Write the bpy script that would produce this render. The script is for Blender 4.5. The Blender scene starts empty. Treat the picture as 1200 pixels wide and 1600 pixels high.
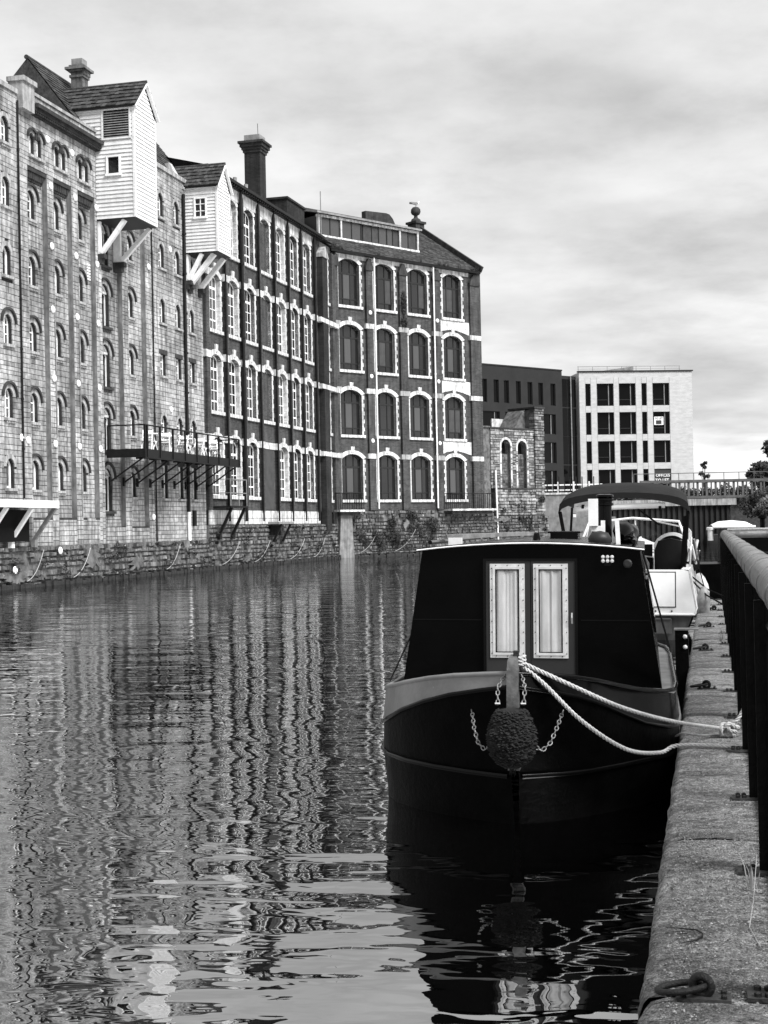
import bpy, bmesh, math, random
from mathutils import Vector, Matrix
from mathutils.geometry import tessellate_polygon
random.seed(7)
R = random.random
def U(a, b): return a + (b - a) * random.random()
rad = math.radians
scn = bpy.context.scene
C = scn.collection

# ---------------------------------------------------------------- camera
HC = 1.8
cam_d = bpy.data.cameras.new('camera'); cam = bpy.data.objects.new('camera', cam_d); C.objects.link(cam)
cam_d.sensor_fit = 'VERTICAL'; cam_d.sensor_height = 36; cam_d.lens = 2200 / 1600 * 36
cam_d.clip_start = 0.05; cam_d.clip_end = 3000
cam.matrix_world = Matrix.Translation((0, 0, HC)) @ Matrix.Rotation(rad(90) + math.atan(23 / 2200), 4, 'X') @ Matrix.Rotation(-0.0205, 4, 'Z')
scn.camera = cam
scn.render.resolution_x = 768; scn.render.resolution_y = 1024

# ---------------------------------------------------------------- sky, sun, exposure
SUN_AZ, SUN_EL = rad(132), rad(48)
w = bpy.data.worlds.new('World'); scn.world = w; w.use_nodes = True
nt = w.node_tree; nt.nodes.clear(); N = nt.nodes.new; L = nt.links.new
out = N('ShaderNodeOutputWorld'); bg = N('ShaderNodeBackground'); L(bg.outputs[0], out.inputs[0])
sky = N('ShaderNodeTexSky'); sky.sky_type = 'NISHITA'; sky.sun_disc = False
sky.sun_elevation = SUN_EL; sky.sun_rotation = SUN_AZ; sky.dust_density = 4
bw = N('ShaderNodeRGBToBW'); L(sky.outputs[0], bw.inputs[0])
tc = N('ShaderNodeTexCoord'); sep = N('ShaderNodeSeparateXYZ'); L(tc.outputs['Generated'], sep.inputs[0])
def wm(op, a, b=None, c=None):
    n = N('ShaderNodeMath'); n.operation = op
    for i, v in enumerate((a, b, c)):
        if v is None: continue
        if isinstance(v, (int, float)): n.inputs[i].default_value = v
        else: L(v, n.inputs[i])
    return n.outputs[0]
zz = wm('ADD', wm('MAXIMUM', sep.outputs[2], 0.0), 0.16)
cx_, cy_ = wm('DIVIDE', sep.outputs[0], zz), wm('DIVIDE', sep.outputs[1], zz)
cmb = N('ShaderNodeCombineXYZ'); L(cx_, cmb.inputs[0]); L(cy_, cmb.inputs[1])
def wnoise(scale, detail, rough, off):
    m = N('ShaderNodeMapping'); m.inputs['Location'].default_value = off; L(cmb.outputs[0], m.inputs[0])
    m.inputs['Scale'].default_value = (1.0, 1.0, 1.0)
    n = N('ShaderNodeTexNoise'); n.inputs['Scale'].default_value = scale; n.inputs['Detail'].default_value = detail
    n.inputs['Roughness'].default_value = rough; L(m.outputs[0], n.inputs['Vector']); return n.outputs[0]
def wramp(v, stops):
    r = N('ShaderNodeValToRGB'); e = r.color_ramp.elements
    while len(e) < len(stops): e.new(0.5)
    for i, (p, c) in enumerate(stops): e[i].position = p; e[i].color = (c, c, c, 1)
    L(v, r.inputs[0]); return r.outputs[0]
big = wramp(wnoise(0.9, 4, 0.5, (20.1, 3.3, 0)), [(0.36, 0.66), (0.47, 0.92), (0.60, 1.10)])
fine = wramp(wnoise(2.8, 8, 0.62, (7.0, 2.0, 0)), [(0.32, 0.80), (0.5, 0.97), (0.66, 1.08)])
nish = wm('MULTIPLY', wm('MINIMUM', bw.outputs[0], 9.0), 0.012)
elev = wramp(sep.outputs[2], [(0.0, 1.22), (0.14, 1.04), (0.32, 0.94), (1.0, 0.92)])
cloud = wm('MULTIPLY', wm('MULTIPLY', big, fine), elev)
tot = wm('ADD', wm('MULTIPLY', cloud, 0.57), nish)
L(tot, bg.inputs['Color']); bg.inputs['Strength'].default_value = 1.0

sun_d = bpy.data.lights.new('sun', 'SUN'); sun = bpy.data.objects.new('sun', sun_d); C.objects.link(sun)
sun_d.energy = 4.9; sun_d.angle = rad(26); sun_d.color = (1, 1, 1)
to_sun = Vector((math.sin(SUN_AZ) * math.cos(SUN_EL), math.cos(SUN_AZ) * math.cos(SUN_EL), math.sin(SUN_EL)))
sun.rotation_euler = to_sun.to_track_quat('Z', 'Y').to_euler()
vs = scn.view_settings; vs.view_transform = 'Standard'; vs.look = 'None'; vs.exposure = 0.6; vs.gamma = 1.0
vs.use_curve_mapping = False

# ---------------------------------------------------------------- materials (all neutral greys)
class NG:
    def __init__(s, name):
        s.m = bpy.data.materials.new(name); s.m.use_nodes = True; s.t = s.m.node_tree; s.t.nodes.clear()
        s.o = s.n('ShaderNodeOutputMaterial'); s.b = s.n('ShaderNodeBsdfPrincipled'); s.l(s.b.outputs[0], s.o.inputs[0])
        s.tc = s.n('ShaderNodeTexCoord').outputs['Object']
    def n(s, k): return s.t.nodes.new(k)
    def l(s, a, b): s.t.links.new(a, b)
    def set(s, v, sock):
        if isinstance(v, (int, float)): sock.default_value = v
        elif isinstance(v, tuple): sock.default_value = v
        else: s.l(v, sock)
    def math(s, op, a, b=0.0):
        n = s.n('ShaderNodeMath'); n.operation = op; s.set(a, n.inputs[0]); s.set(b, n.inputs[1]); return n.outputs[0]
    def noise(s, scale, detail=6, rough=0.6, stretch=(1, 1, 1), loc=(0, 0, 0), vec=None, dist=0.0):
        m = s.n('ShaderNodeMapping'); m.inputs['Scale'].default_value = stretch; m.inputs['Location'].default_value = loc
        s.l(vec or s.tc, m.inputs[0])
        n = s.n('ShaderNodeTexNoise'); n.inputs['Scale'].default_value = scale; n.inputs['Detail'].default_value = detail
        n.inputs['Roughness'].default_value = rough; n.inputs['Distortion'].default_value = dist
        s.l(m.outputs[0], n.inputs['Vector']); return n.outputs[0]
    def ramp(s, v, *stops):
        r = s.n('ShaderNodeValToRGB'); e = r.color_ramp.elements
        while len(e) < len(stops): e.new(0.5)
        for i, (p, c) in enumerate(stops): e[i].position = p; e[i].color = (c, c, c, 1)
        s.l(v, r.inputs[0]); return r.outputs[0]
    def bump(s, h, strength, dist=0.02, prev=None):
        b = s.n('ShaderNodeBump'); b.inputs['Strength'].default_value = strength; b.inputs['Distance'].default_value = dist
        s.l(h, b.inputs['Height'])
        if prev is not None: s.l(prev, b.inputs['Normal'])
        return b.outputs[0]
    def done(s, col, rough, nrm=None, metal=0.0, spec=0.3):
        s.set(col if not isinstance(col, (int, float)) else (col, col, col, 1), s.b.inputs['Base Color'])
        s.set(rough, s.b.inputs['Roughness']); s.b.inputs['Metallic'].default_value = metal
        s.b.inputs['Specular IOR Level'].default_value = spec
        if nrm is not None: s.l(nrm, s.b.inputs['Normal'])
        return s.m
def surf(name, lo, hi, scale=3, rough=0.85, bump=0.3, bs=25, metal=0.0, tone=False, streak=0.0, spec=0.3, a=0.32, b=0.68,
         spots=None, stretch=(1, 1, 1), sstr=(5, 5, 0.35), bstr=(1, 1, 1), objrand=0.0, blotch=0.0):
    g = NG(name)
    c = g.ramp(g.noise(scale, 8, 0.65, stretch), (a, lo), (b, hi))
    if tone:
        at = g.n('ShaderNodeAttribute'); at.attribute_name = 'tone'; c = g.math('MULTIPLY', c, at.outputs['Fac'])
    if objrand:
        oi = g.n('ShaderNodeObjectInfo'); c = g.math('MULTIPLY', c, g.math('ADD', g.math('MULTIPLY', oi.outputs['Random'], objrand), 1 - objrand / 2))
    if blotch:
        c = g.math('MULTIPLY', c, g.ramp(g.noise(0.45, 5, 0.6, (1, 1, 0.7), (2, 2, 7)), (0.36, 1 - blotch), (0.6, 1.08)))
    if streak:
        st_ = g.ramp(g.noise(1.3, 6, 0.65, sstr, (3, 5, 1)), (0.4, 1 - streak), (0.58, 1.0)); c = g.math('MULTIPLY', c, st_)
    if spots:
        sc, th, val = spots
        m = g.ramp(g.noise(sc, 6, 0.7, (1, 1, 1), (9, 2, 4)), (th, 0.0), (th + 0.06, 1.0))
        c = g.math('ADD', g.math('MULTIPLY', c, g.math('SUBTRACT', 1.0, m)), g.math('MULTIPLY', m, val))
    nrm = g.bump(g.noise(bs, 6, 0.65, bstr), bump, 0.02) if bump else None
    return g.done(c, rough, nrm, metal, spec)
def brickmat(name, lo, hi, mortar, bw_=0.225, rh=0.075, rough=0.9):
    g = NG(name); sx = g.n('ShaderNodeSeparateXYZ'); g.l(g.tc, sx.inputs[0])
    cb = g.n('ShaderNodeCombineXYZ'); g.l(g.math('ADD', sx.outputs[0], sx.outputs[1]), cb.inputs[0]); g.l(sx.outputs[2], cb.inputs[1])
    br = g.n('ShaderNodeTexBrick'); g.l(cb.outputs[0], br.inputs['Vector'])
    br.inputs['Scale'].default_value = 1.0; br.inputs['Brick Width'].default_value = bw_; br.inputs['Row Height'].default_value = rh
    br.inputs['Mortar Size'].default_value = 0.009; br.inputs['Bias'].default_value = 0.0
    for k, v in (('Color1', lo), ('Color2', hi), ('Mortar', mortar)): br.inputs[k].default_value = (v, v, v, 1)
    v1 = g.ramp(g.noise(0.9, 7, 0.7), (0.3, 0.6), (0.7, 1.3))
    st_ = g.ramp(g.noise(1.4, 7, 0.7, (3, 3, 0.3), (1, 2, 3)), (0.38, 0.55), (0.6, 1.0))
    c = g.math('MULTIPLY', g.math('MULTIPLY', br.outputs['Color'], v1), st_)
    m = g.ramp(g.noise(6, 8, 0.75, (1, 1, 1), (4, 4, 4)), (0.66, 0.0), (0.74, 1.0))
    c = g.math('ADD', c, g.math('MULTIPLY', m, 0.12))
    nb = g.bump(br.outputs['Fac'], -0.5, 0.01, g.bump(g.noise(30, 5, 0.6), 0.4, 0.02))
    return g.done(c, rough, nb, 0, 0.2)
def flat(name, v, rough=0.5, metal=0.0, spec=0.5, bump=0.0, bs=40):
    g = NG(name); c = g.ramp(g.noise(4, 6, 0.65), (0.3, v * 0.8), (0.7, v * 1.15))
    return g.done(c, rough, g.bump(g.noise(bs, 5, 0.6), bump, 0.01) if bump else None, metal, spec)

MAT = {}
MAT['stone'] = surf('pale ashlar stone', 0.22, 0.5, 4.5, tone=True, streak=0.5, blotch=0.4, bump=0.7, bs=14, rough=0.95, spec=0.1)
MAT['return_stone'] = surf('shade-toned return stone', 0.10, 0.23, 2.5, bump=0.4, streak=0.4)  # shade on the recess returns is painted in as a darker stone; streaks are soot
MAT['mortar'] = surf('dark mortar', 0.012, 0.035, 4, bump=0.4)
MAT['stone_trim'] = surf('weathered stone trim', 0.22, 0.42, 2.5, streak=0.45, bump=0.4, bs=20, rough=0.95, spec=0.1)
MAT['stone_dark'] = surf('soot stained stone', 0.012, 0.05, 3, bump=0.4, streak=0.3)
MAT['rubble'] = surf('wet rubble stone', 0.035, 0.2, 2.6, tone=True, streak=0.6, bump=0.9, bs=9, rough=0.9, spots=(6, 0.62, 0.42))
MAT['bridge_steel'] = surf('grey bridge paint', 0.05, 0.11, 2, bump=0.1, rough=0.6)
MAT['rubble_back'] = surf('rubble mortar', 0.03, 0.16, 3, bump=0.8, bs=9)
MAT['weed_line'] = surf('wet weed at waterline', 0.008, 0.03, 8, bump=1.0, bs=20, rough=0.6)
MAT['brick'] = brickmat('sooty brick', 0.032, 0.072, 0.085)
MAT['brick_dark'] = brickmat('dark brick', 0.015, 0.03, 0.03)
MAT['limewash'] = surf('white painted stone', 0.3, 0.66, 3.5, streak=0.5, bump=0.3, rough=0.8, a=0.28, b=0.6)
MAT['white_render'] = surf('peeling white render', 0.42, 0.74, 4, streak=0.45, bump=0.3, rough=0.8, spots=(5, 0.61, 0.16))
MAT['white_paint'] = surf('white window paint', 0.62, 0.82, 5, bump=0.1, rough=0.5)
MAT['white_board'] = surf('white weatherboard paint', 0.5, 0.72, 3, bump=0.15, rough=0.6, stretch=(1, 1, 6), objrand=0.14, streak=0.12)
MAT['slate'] = surf('old roof slate', 0.012, 0.06, 6, bump=0.6, bs=12, rough=0.8, tone=True, spots=(9, 0.66, 0.2))
MAT['iron'] = surf('black painted iron', 0.003, 0.009, 8, bump=0.15, rough=0.5, spec=0.2)
MAT['iron_grey'] = surf('grey steel rail', 0.1, 0.25, 8, bump=0.15, rough=0.5, spec=0.5)
MAT['lead'] = surf('grey lead and felt', 0.13, 0.26, 2, bump=0.2, rough=0.6, streak=0.2)
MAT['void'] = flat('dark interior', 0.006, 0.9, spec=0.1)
MAT['dark_frame'] = flat('dark window frame', 0.014, 0.5, spec=0.3)
MAT['blind'] = surf('grey window blind', 0.03, 0.055, 2, bump=0)
def glassmat(name, base, rough=0.04, spec=0.6):
    g = NG(name); return g.done(base, rough, g.bump(g.noise(1.7, 2, 0.5), 0.12, 0.02), 0, spec)
MAT['glass'] = glassmat('dark window glass', 0.012)
MAT['chimney_stone'] = surf('sooty chimney stone', 0.06, 0.2, 3, bump=0.4, streak=0.4)
MAT['glass_lit'] = glassmat('pale window glass', 0.055)
MAT['chair'] = flat('white chair metal', 0.75, 0.4)
MAT['disc'] = surf('white tie plate', 0.6, 0.85, 12, bump=0.1)

# ---------------------------------------------------------------- mesh helpers
class MB:
    def __init__(s): s.v = []; s.f = []; s.t = []
    def add(s, vs, fs, tone=1.0):
        o = len(s.v); s.v += [tuple(p) for p in vs]; s.f += [tuple(i + o for i in f) for f in fs]; s.t += [tone] * len(fs)
        return s
    def box(s, x0, x1, y0, y1, z0, z1, tone=1.0, skip=()):
        vs = [(x0, y0, z0), (x1, y0, z0), (x1, y1, z0), (x0, y1, z0), (x0, y0, z1), (x1, y0, z1), (x1, y1, z1), (x0, y1, z1)]
        fs = {'b': (0, 3, 2, 1), 't': (4, 5, 6, 7), 'f': (0, 1, 5, 4), 'r': (1, 2, 6, 5), 'k': (2, 3, 7, 6), 'l': (3, 0, 4, 7)}
        return s.add(vs, [fs[k] for k in fs if k not in skip], tone)
    def bar(s, a, b, w_, h=None, up=(0, 0, 1)):
        a, b = Vector(a), Vector(b); d = (b - a).normalized(); up = Vector(up)
        if abs(d.dot(up)) > 0.99: up = Vector((0, 1, 0))
        sx = d.cross(up).normalized() * w_ / 2; sz = sx.cross(d).normalized() * (h or w_) / 2
        vs = [p + i * sx + j * sz for p in (a, b) for i, j in ((-1, -1), (1, -1), (1, 1), (-1, 1))]
        return s.add(vs, [(0, 1, 2, 3), (7, 6, 5, 4), (0, 4, 5, 1), (1, 5, 6, 2), (2, 6, 7, 3), (3, 7, 4, 0)])
    def tube(s, pts, r, n=8, cap=True, closed=False, rs=None):
        pts = [Vector(p) for p in pts]; m = len(pts); o = len(s.v); up = Vector((0, 0, 1)); prev = None
        for i, p in enumerate(pts):
            if closed: d = pts[(i + 1) % m] - pts[i - 1]
            else: d = pts[min(i + 1, m - 1)] - pts[max(i - 1, 0)]
            d.normalize()
            if prev is None:
                a = up if abs(d.z) < 0.9 else Vector((1, 0, 0)); u = d.cross(a).normalized()
            else: u = (prev - d * prev.dot(d)).normalized()
            prev = u; v = d.cross(u); rr = rs[i] if rs else r
            for k in range(n):
                t = 2 * math.pi * k / n; q = p + (u * math.cos(t) + v * math.sin(t)) * rr; s.v.append(tuple(q))
        e = m if closed else m - 1
        for i in range(e):
            j = (i + 1) % m
            for k in range(n):
                k2 = (k + 1) % n; s.f.append((o + i * n + k, o + i * n + k2, o + j * n + k2, o + j * n + k)); s.t.append(1.0)
        if cap and not closed:
            s.f.append(tuple(o + k for k in range(n))[::-1]); s.f.append(tuple(o + (m - 1) * n + k for k in range(n))); s.t += [1.0, 1.0]
        return s
    def lathe(s, prof, n=16, c=(0, 0, 0), ax='z'):
        o = len(s.v); c = Vector(c)
        for r_, z in prof:
            for k in range(n):
                t = 2 * math.pi * k / n; x, y = r_ * math.cos(t), r_ * math.sin(t)
                p = (x, y, z) if ax == 'z' else ((x, z, y) if ax == 'y' else (z, x, y)); s.v.append(tuple(c + Vector(p)))
        for i in range(len(prof) - 1):
            for k in range(n):
                k2 = (k + 1) % n; s.f.append((o + i * n + k, o + i * n + k2, o + (i + 1) * n + k2, o + (i + 1) * n + k)); s.t.append(1.0)
        s.f.append(tuple(o + k for k in range(n))[::-1]); s.f.append(tuple(o + (len(prof) - 1) * n + k for k in range(n))); s.t += [1.0, 1.0]
        return s
    def loft(s, rings, closed=True, caps=True):
        n = len(rings[0]); o = len(s.v)
        for r_ in rings: s.v += [tuple(p) for p in r_]
        for i in range(len(rings) - 1):
            for k in range(n if closed else n - 1):
                k2 = (k + 1) % n; s.f.append((o + i * n + k, o + i * n + k2, o + (i + 1) * n + k2, o + (i + 1) * n + k)); s.t.append(1.0)
        if caps and closed:
            s.f.append(tuple(o + k for k in range(n))[::-1]); s.f.append(tuple(o + (len(rings) - 1) * n + k for k in range(n))); s.t += [1.0, 1.0]
        return s
    def prism(s, poly, y0, y1, tone=1.0):
        """poly: (x,z) counter-clockwise seen from -y; front at y0"""
        n = len(poly); vs = [(x, y0, z) for x, z in poly] + [(x, y1, z) for x, z in poly]
        fs = [tuple(range(n)), tuple(range(2 * n - 1, n - 1, -1))] + [(i, i + n, (i + 1) % n + n, (i + 1) % n) for i in range(n)]
        return s.add(vs, fs, tone)
    def holes(s, outline, holes, y, depth, back=False):
        """flat wall facing -y with holes and their reveals"""
        loops = [[Vector((x, z, 0)) for x, z in lp] for lp in [outline] + list(holes)]
        flatv = [p for lp in loops for p in lp]
        o = len(s.v); s.v += [(p.x, y, p.y) for p in flatv]
        for t in tessellate_polygon(loops):
            a, b, c = (flatv[i] for i in t)
            if (b.x - a.x) * (c.y - a.y) - (b.y - a.y) * (c.x - a.x) < 0: t = (t[0], t[2], t[1])
            s.f.append(tuple(o + i for i in t)); s.t.append(1.0)
        for lp in holes:
            n = len(lp); vs = [(x, y, z) for x, z in lp] + [(x, y + depth, z) for x, z in lp]
            s.add(vs, [(i, (i + 1) % n, (i + 1) % n + n, i + n) for i in range(n)])
        return s
    def ring(s, outer, inner, y0, y1):
        """frame between two loops of equal length"""
        n = len(outer); vs = [(x, y0, z) for x, z in outer] + [(x, y0, z) for x, z in inner] + [(x, y1, z) for x, z in outer] + [(x, y1, z) for x, z in inner]
        fs = []
        for i in range(n):
            j = (i + 1) % n
            fs += [(i, j, n + j, n + i), (n + i, n + j, 3 * n + j, 3 * n + i), (2 * n + i, 2 * n + j, j, i), (3 * n + i, 3 * n + j, 2 * n + j, 2 * n + i)]
        return s.add(vs, fs)
    def strip(s, outer, inner, y0, y1):
        """open arch band between two polylines of equal length"""
        n = len(outer); vs = [(x, y0, z) for x, z in outer] + [(x, y0, z) for x, z in inner] + [(x, y1, z) for x, z in outer] + [(x, y1, z) for x, z in inner]
        fs = []
        for i in range(n - 1):
            j = i + 1
            fs += [(i, n + i, n + j, j), (n + i, 3 * n + i, 3 * n + j, n + j), (2 * n + i, i, j, 2 * n + j)]
        fs += [(0, 2 * n, 3 * n, n), (n - 1, 2 * n - 1, 4 * n - 1, 3 * n - 1)]
        return s.add(vs, fs)
    def mesh(s, name, mat, smooth=None):
        me = bpy.data.meshes.new(name); me.from_pydata(s.v, [], s.f); me.materials.append(MAT[mat] if isinstance(mat, str) else mat)
        a = me.attributes.new('tone', 'FLOAT', 'FACE'); a.data.foreach_set('value', s.t)
        if smooth is not None:
            me.polygons.foreach_set('use_smooth', [True] * len(me.polygons)); me.set_sharp_from_angle(angle=rad(smooth))
        me.update(); return me
def link(name, data, parent=None, loc=None, rot=None):
    o = bpy.data.objects.new(name, data); C.objects.link(o)
    if parent is not None: o.parent = parent
    if loc is not None: o.location = loc
    if rot is not None: o.rotation_euler = rot
    return o
def part(name, mb, mat, parent=None, loc=None, rot=None, smooth=None, stuff=False):
    o = link(name, mb.mesh(name, mat, smooth), parent, loc, rot)
    if stuff: o['kind'] = 'stuff'
    return o
def tag(o, label, cat, group=None):
    o['label'] = label; o['category'] = cat
    if group: o['group'] = group
    return o
def thing(name, label, cat, M=None, group=None):
    o = link(name, None); o.empty_display_size = 0.2
    if M is not None: o.matrix_world = M
    return tag(o, label, cat, group)
def struct(o): o['kind'] = 'structure'; return o
def frame(P, ang):
    """facade frame: local x along the facade, local -y outwards, z up"""
    return Matrix.Translation((P[0], P[1], 0)) @ Matrix.Rotation(rad(90) - ang, 4, 'Z')
def copy_tree(o, parent=None):
    c = o.copy(); C.objects.link(c); c.parent = parent
    for ch in o.children: copy_tree(ch, c)
    return c
A_ST, A_BR, A_FA, A_Q = math.atan(550 / 2200), math.atan(610 / 2200), math.atan(2350 / 2200), math.atan(509 / 2200)
P_ST = (-8.0886, 64.0); P_FA = (-2.7935, 83.097)
F_ST, F_BR, F_FA = frame(P_ST, A_ST), frame(P_ST, A_BR), frame(P_FA, A_FA)
T_ = Matrix.Translation
def F_Q(al, la, z=0):
    """quay frame: local y along the quay away from the camera, local x to the right"""
    q = Vector((math.sin(A_Q), math.cos(A_Q), 0)); n = Vector((math.cos(A_Q), -math.sin(A_Q), 0))
    return T_(q * al + n * la + Vector((0, 0, z))) @ Matrix.Rotation(-A_Q, 4, 'Z')
ORD = ['first', 'second', 'third', 'fourth', 'fifth', 'sixth', 'seventh', 'eighth', 'ninth', 'tenth', 'eleventh', 'twelfth']

def arch(cx, z0, w_, h, rise, n=10, grow=0.0, bottom=None):
    """closed opening loop, counter-clockwise from bottom left"""
    hw = w_ / 2; Rr = (hw * hw + rise * rise) / (2 * rise); zc = z0 + h - Rr; half = math.asin(min(1, hw / Rr))
    Rg = Rr + grow; hg = hw + grow; half_g = math.asin(min(1, hg / Rg)) if Rr > hw * 1.001 else math.pi / 2
    zb = z0 - grow if bottom is None else bottom
    pts = [(cx - hg, zb), (cx + hg, zb)]
    for i in range(n + 1):
        t = half_g - 2 * half_g * i / n; pts.append((cx + Rg * math.sin(t), zc + Rg * math.cos(t)))
    return pts
def rectl(x0, x1, z0, z1): return [(x0, z0), (x1, z0), (x1, z1), (x0, z1)]
def courses(x0, x1, z0, z1, ch, bl, ops, gap=0.02, jit=0.0):
    """rectangles of coursed blocks that leave the openings free"""
    res = []; nz = max(1, round((z1 - z0) / ch)); hs = [U(0.72, 1.3) for _ in range(nz)]; k_ = (z1 - z0) / sum(hs); zc_ = z0
    for i in range(nz):
        a, b = zc_, zc_ + hs[i] * k_; zc_ = b; zm = (a + b) / 2
        free = [(x0, x1)]
        for o in ops:
            cx, w_, zb, h, rise, rg = o
            if zm < zb - 0.1 or zm > zb + h + rg: continue
            if zm < zb: hw = w_ / 2 + 0.1
            elif zm < zb + h - rise: hw = w_ / 2
            elif rise <= 0.02: hw = w_ / 2 + 0.14
            else:
                Rr = ((w_ / 2) ** 2 + rise * rise) / (2 * rise); zc = zb + h - Rr; q = (Rr + rg) ** 2 - (zm - zc) ** 2
                if q <= 0: continue
                hw = math.sqrt(q)
            nf = []
            for p, q in free:
                if cx - hw > p: nf.append((p, min(q, cx - hw)))
                if cx + hw < q: nf.append((max(p, cx + hw), q))
            free = [(p, q) for p, q in nf if q - p > 0.05] if nf or True else free
        for p, q in free:
            x = p; first = True
            while x < q - 0.02:
                l_ = bl * U(0.5, 1.65) * (0.5 + 0.5 * R() if first and i % 2 else 1); first = False
                e = x + l_
                if q - e < bl * 0.45: e = q
                res.append((x + gap * 0.2, e - gap * 0.2, a + gap / 2 + U(0, jit), b - gap / 2 - U(0, jit))); x = e
    return [r_ for r_ in res if r_[1] - r_[0] > 0.03]
def put_blocks(wall, rects, y, mat, nobj=0, key=None, name='stone_block', proud=0.012, lo=0.84, hi=1.12, depth=0.06):
    """first nobj blocks (largest in view) single objects, the rest one joined part"""
    rects = sorted(rects, key=key) if key else rects
    rest = MB()
    for i, (a, b, c, d) in enumerate(rects):
        t = U(lo, hi) * (0.72 if R() < 0.04 else 1); yf = y - U(0, proud)
        if i < nobj:
            m = MB().box(a, b, yf, y + depth, c, d, t, skip=('k',)); part(name, m, mat, wall)
        else: rest.box(a, b, yf, y + depth, c, d, t, skip=('k',))
    if rest.v: part(name + 's', rest, mat, wall, stuff=True)
# ================================================================ stone warehouses (left bank)
_cache = {}
def cm(key, fn):
    if key not in _cache: _cache[key] = fn()
    return _cache[key]
def frame_mesh(w_, h, rise, b, cols, rows, mat, top_gap=0.0, d=0.05):
    """window joinery; rise 0 = square headed; rows = list of transom heights"""
    m = MB()
    if rise: o, i = arch(0, 0, w_, h, rise), arch(0, b, w_ - 2 * b, h - 2 * b, max(rise - b * 0.6, 0.02))
    else: o, i = rectl(-w_ / 2, w_ / 2, 0, h), rectl(-w_ / 2 + b, w_ / 2 - b, b, h - b)
    m.ring(o, i, 0, d)
    def top(x):
        if not rise: return h - b
        hw = w_ / 2; Rr = (hw * hw + rise * rise) / (2 * rise); return h - Rr + math.sqrt(max(Rr * Rr - x * x, 0)) - b * 0.8
    for x, t in cols: m.box(x - t / 2, x + t / 2, 0.004, d - 0.004, b * 0.8, top(abs(x) + t / 2))
    for z, t in rows:
        hw = w_ / 2 - b * 0.8
        m.box(-hw, hw, 0.008, d - 0.008, z - t / 2, z + t / 2)
    return m.mesh('frame', mat)
def pane_mesh(w_, h, rise, mat):
    lp = arch(0, 0, w_, h, rise) if rise else rectl(-w_ / 2, w_ / 2, 0, h)
    return MB().prism(lp, 0, 0.01).mesh('pane', mat)
def sill_mesh(w_, dent, mat='stone_trim'):
    m = MB().box(-w_ / 2 - 0.1, w_ / 2 + 0.1, -0.1, 0.16, -0.09, 0.0)
    if dent:
        n = 6
        for k in range(n):
            x = -w_ / 2 - 0.04 + (w_ + 0.08) * (k + 0.25) / n; m.box(x, x + 0.06, -0.07, 0.02, -0.17, -0.09)
    return m.mesh('sill', mat)
def half(loop): return loop[2:]
def stone_window(parent, cx, y, z0, w_, h, rise, hood=True, ring=0.16, slit=False, dent=True):
    fr = cm(('sf', w_, h, rise, slit), lambda: frame_mesh(w_, h, rise, 0.085 if slit else 0.05, [] if slit else [(0.03, 0.075)], [] if slit else [(h * 0.36, 0.04), (h * 0.68, 0.04)], 'white_paint'))
    wd = link('window', fr, parent, (cx, y + 0.15, z0))
    gm = 'glass' if R() < 0.6 else ('glass_lit' if R() < 0.6 else 'blind'); link('pane', cm(('sp', w_, h, rise, gm), lambda: pane_mesh(w_, h, rise, gm)), wd, (0, 0.035, 0))
    link('sill', cm(('ss', w_, dent), lambda: sill_mesh(w_, dent)), wd, (0, -0.15, 0))
    if rise:
        def ringm():
            n = 9; m = MB(); o, i = half(arch(0, 0, w_, h, rise, 18, ring)), half(arch(0, 0, w_, h, rise, 18, 0.0))
            for k in range(n):   # voussoirs with open joints
                a, b = k * 2, k * 2 + 2; f = 0.06
                lerp = lambda p, q, t: (p[0] + (q[0] - p[0]) * t, p[1] + (q[1] - p[1]) * t)
                oo = [lerp(o[a], o[a + 1], f), o[a + 1], lerp(o[b - 1], o[b], 1 - f)]; ii = [lerp(i[a], i[a + 1], f), i[a + 1], lerp(i[b - 1], i[b], 1 - f)]
                m.strip(oo, ii, -0.012, 0.06)
            return m.mesh('arch_stones', 'stone_trim')
        link('arch_stones', cm(('sr', w_, h, rise, ring), ringm), wd, (0, -0.15, 0))
        if hood:
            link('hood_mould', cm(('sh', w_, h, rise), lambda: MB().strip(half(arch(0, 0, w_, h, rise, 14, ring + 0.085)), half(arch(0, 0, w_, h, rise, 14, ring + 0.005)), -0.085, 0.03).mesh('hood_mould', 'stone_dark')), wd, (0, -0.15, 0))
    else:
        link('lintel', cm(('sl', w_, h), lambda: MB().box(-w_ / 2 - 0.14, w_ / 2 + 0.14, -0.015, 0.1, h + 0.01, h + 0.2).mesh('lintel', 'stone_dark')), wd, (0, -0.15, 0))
    return wd
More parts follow.
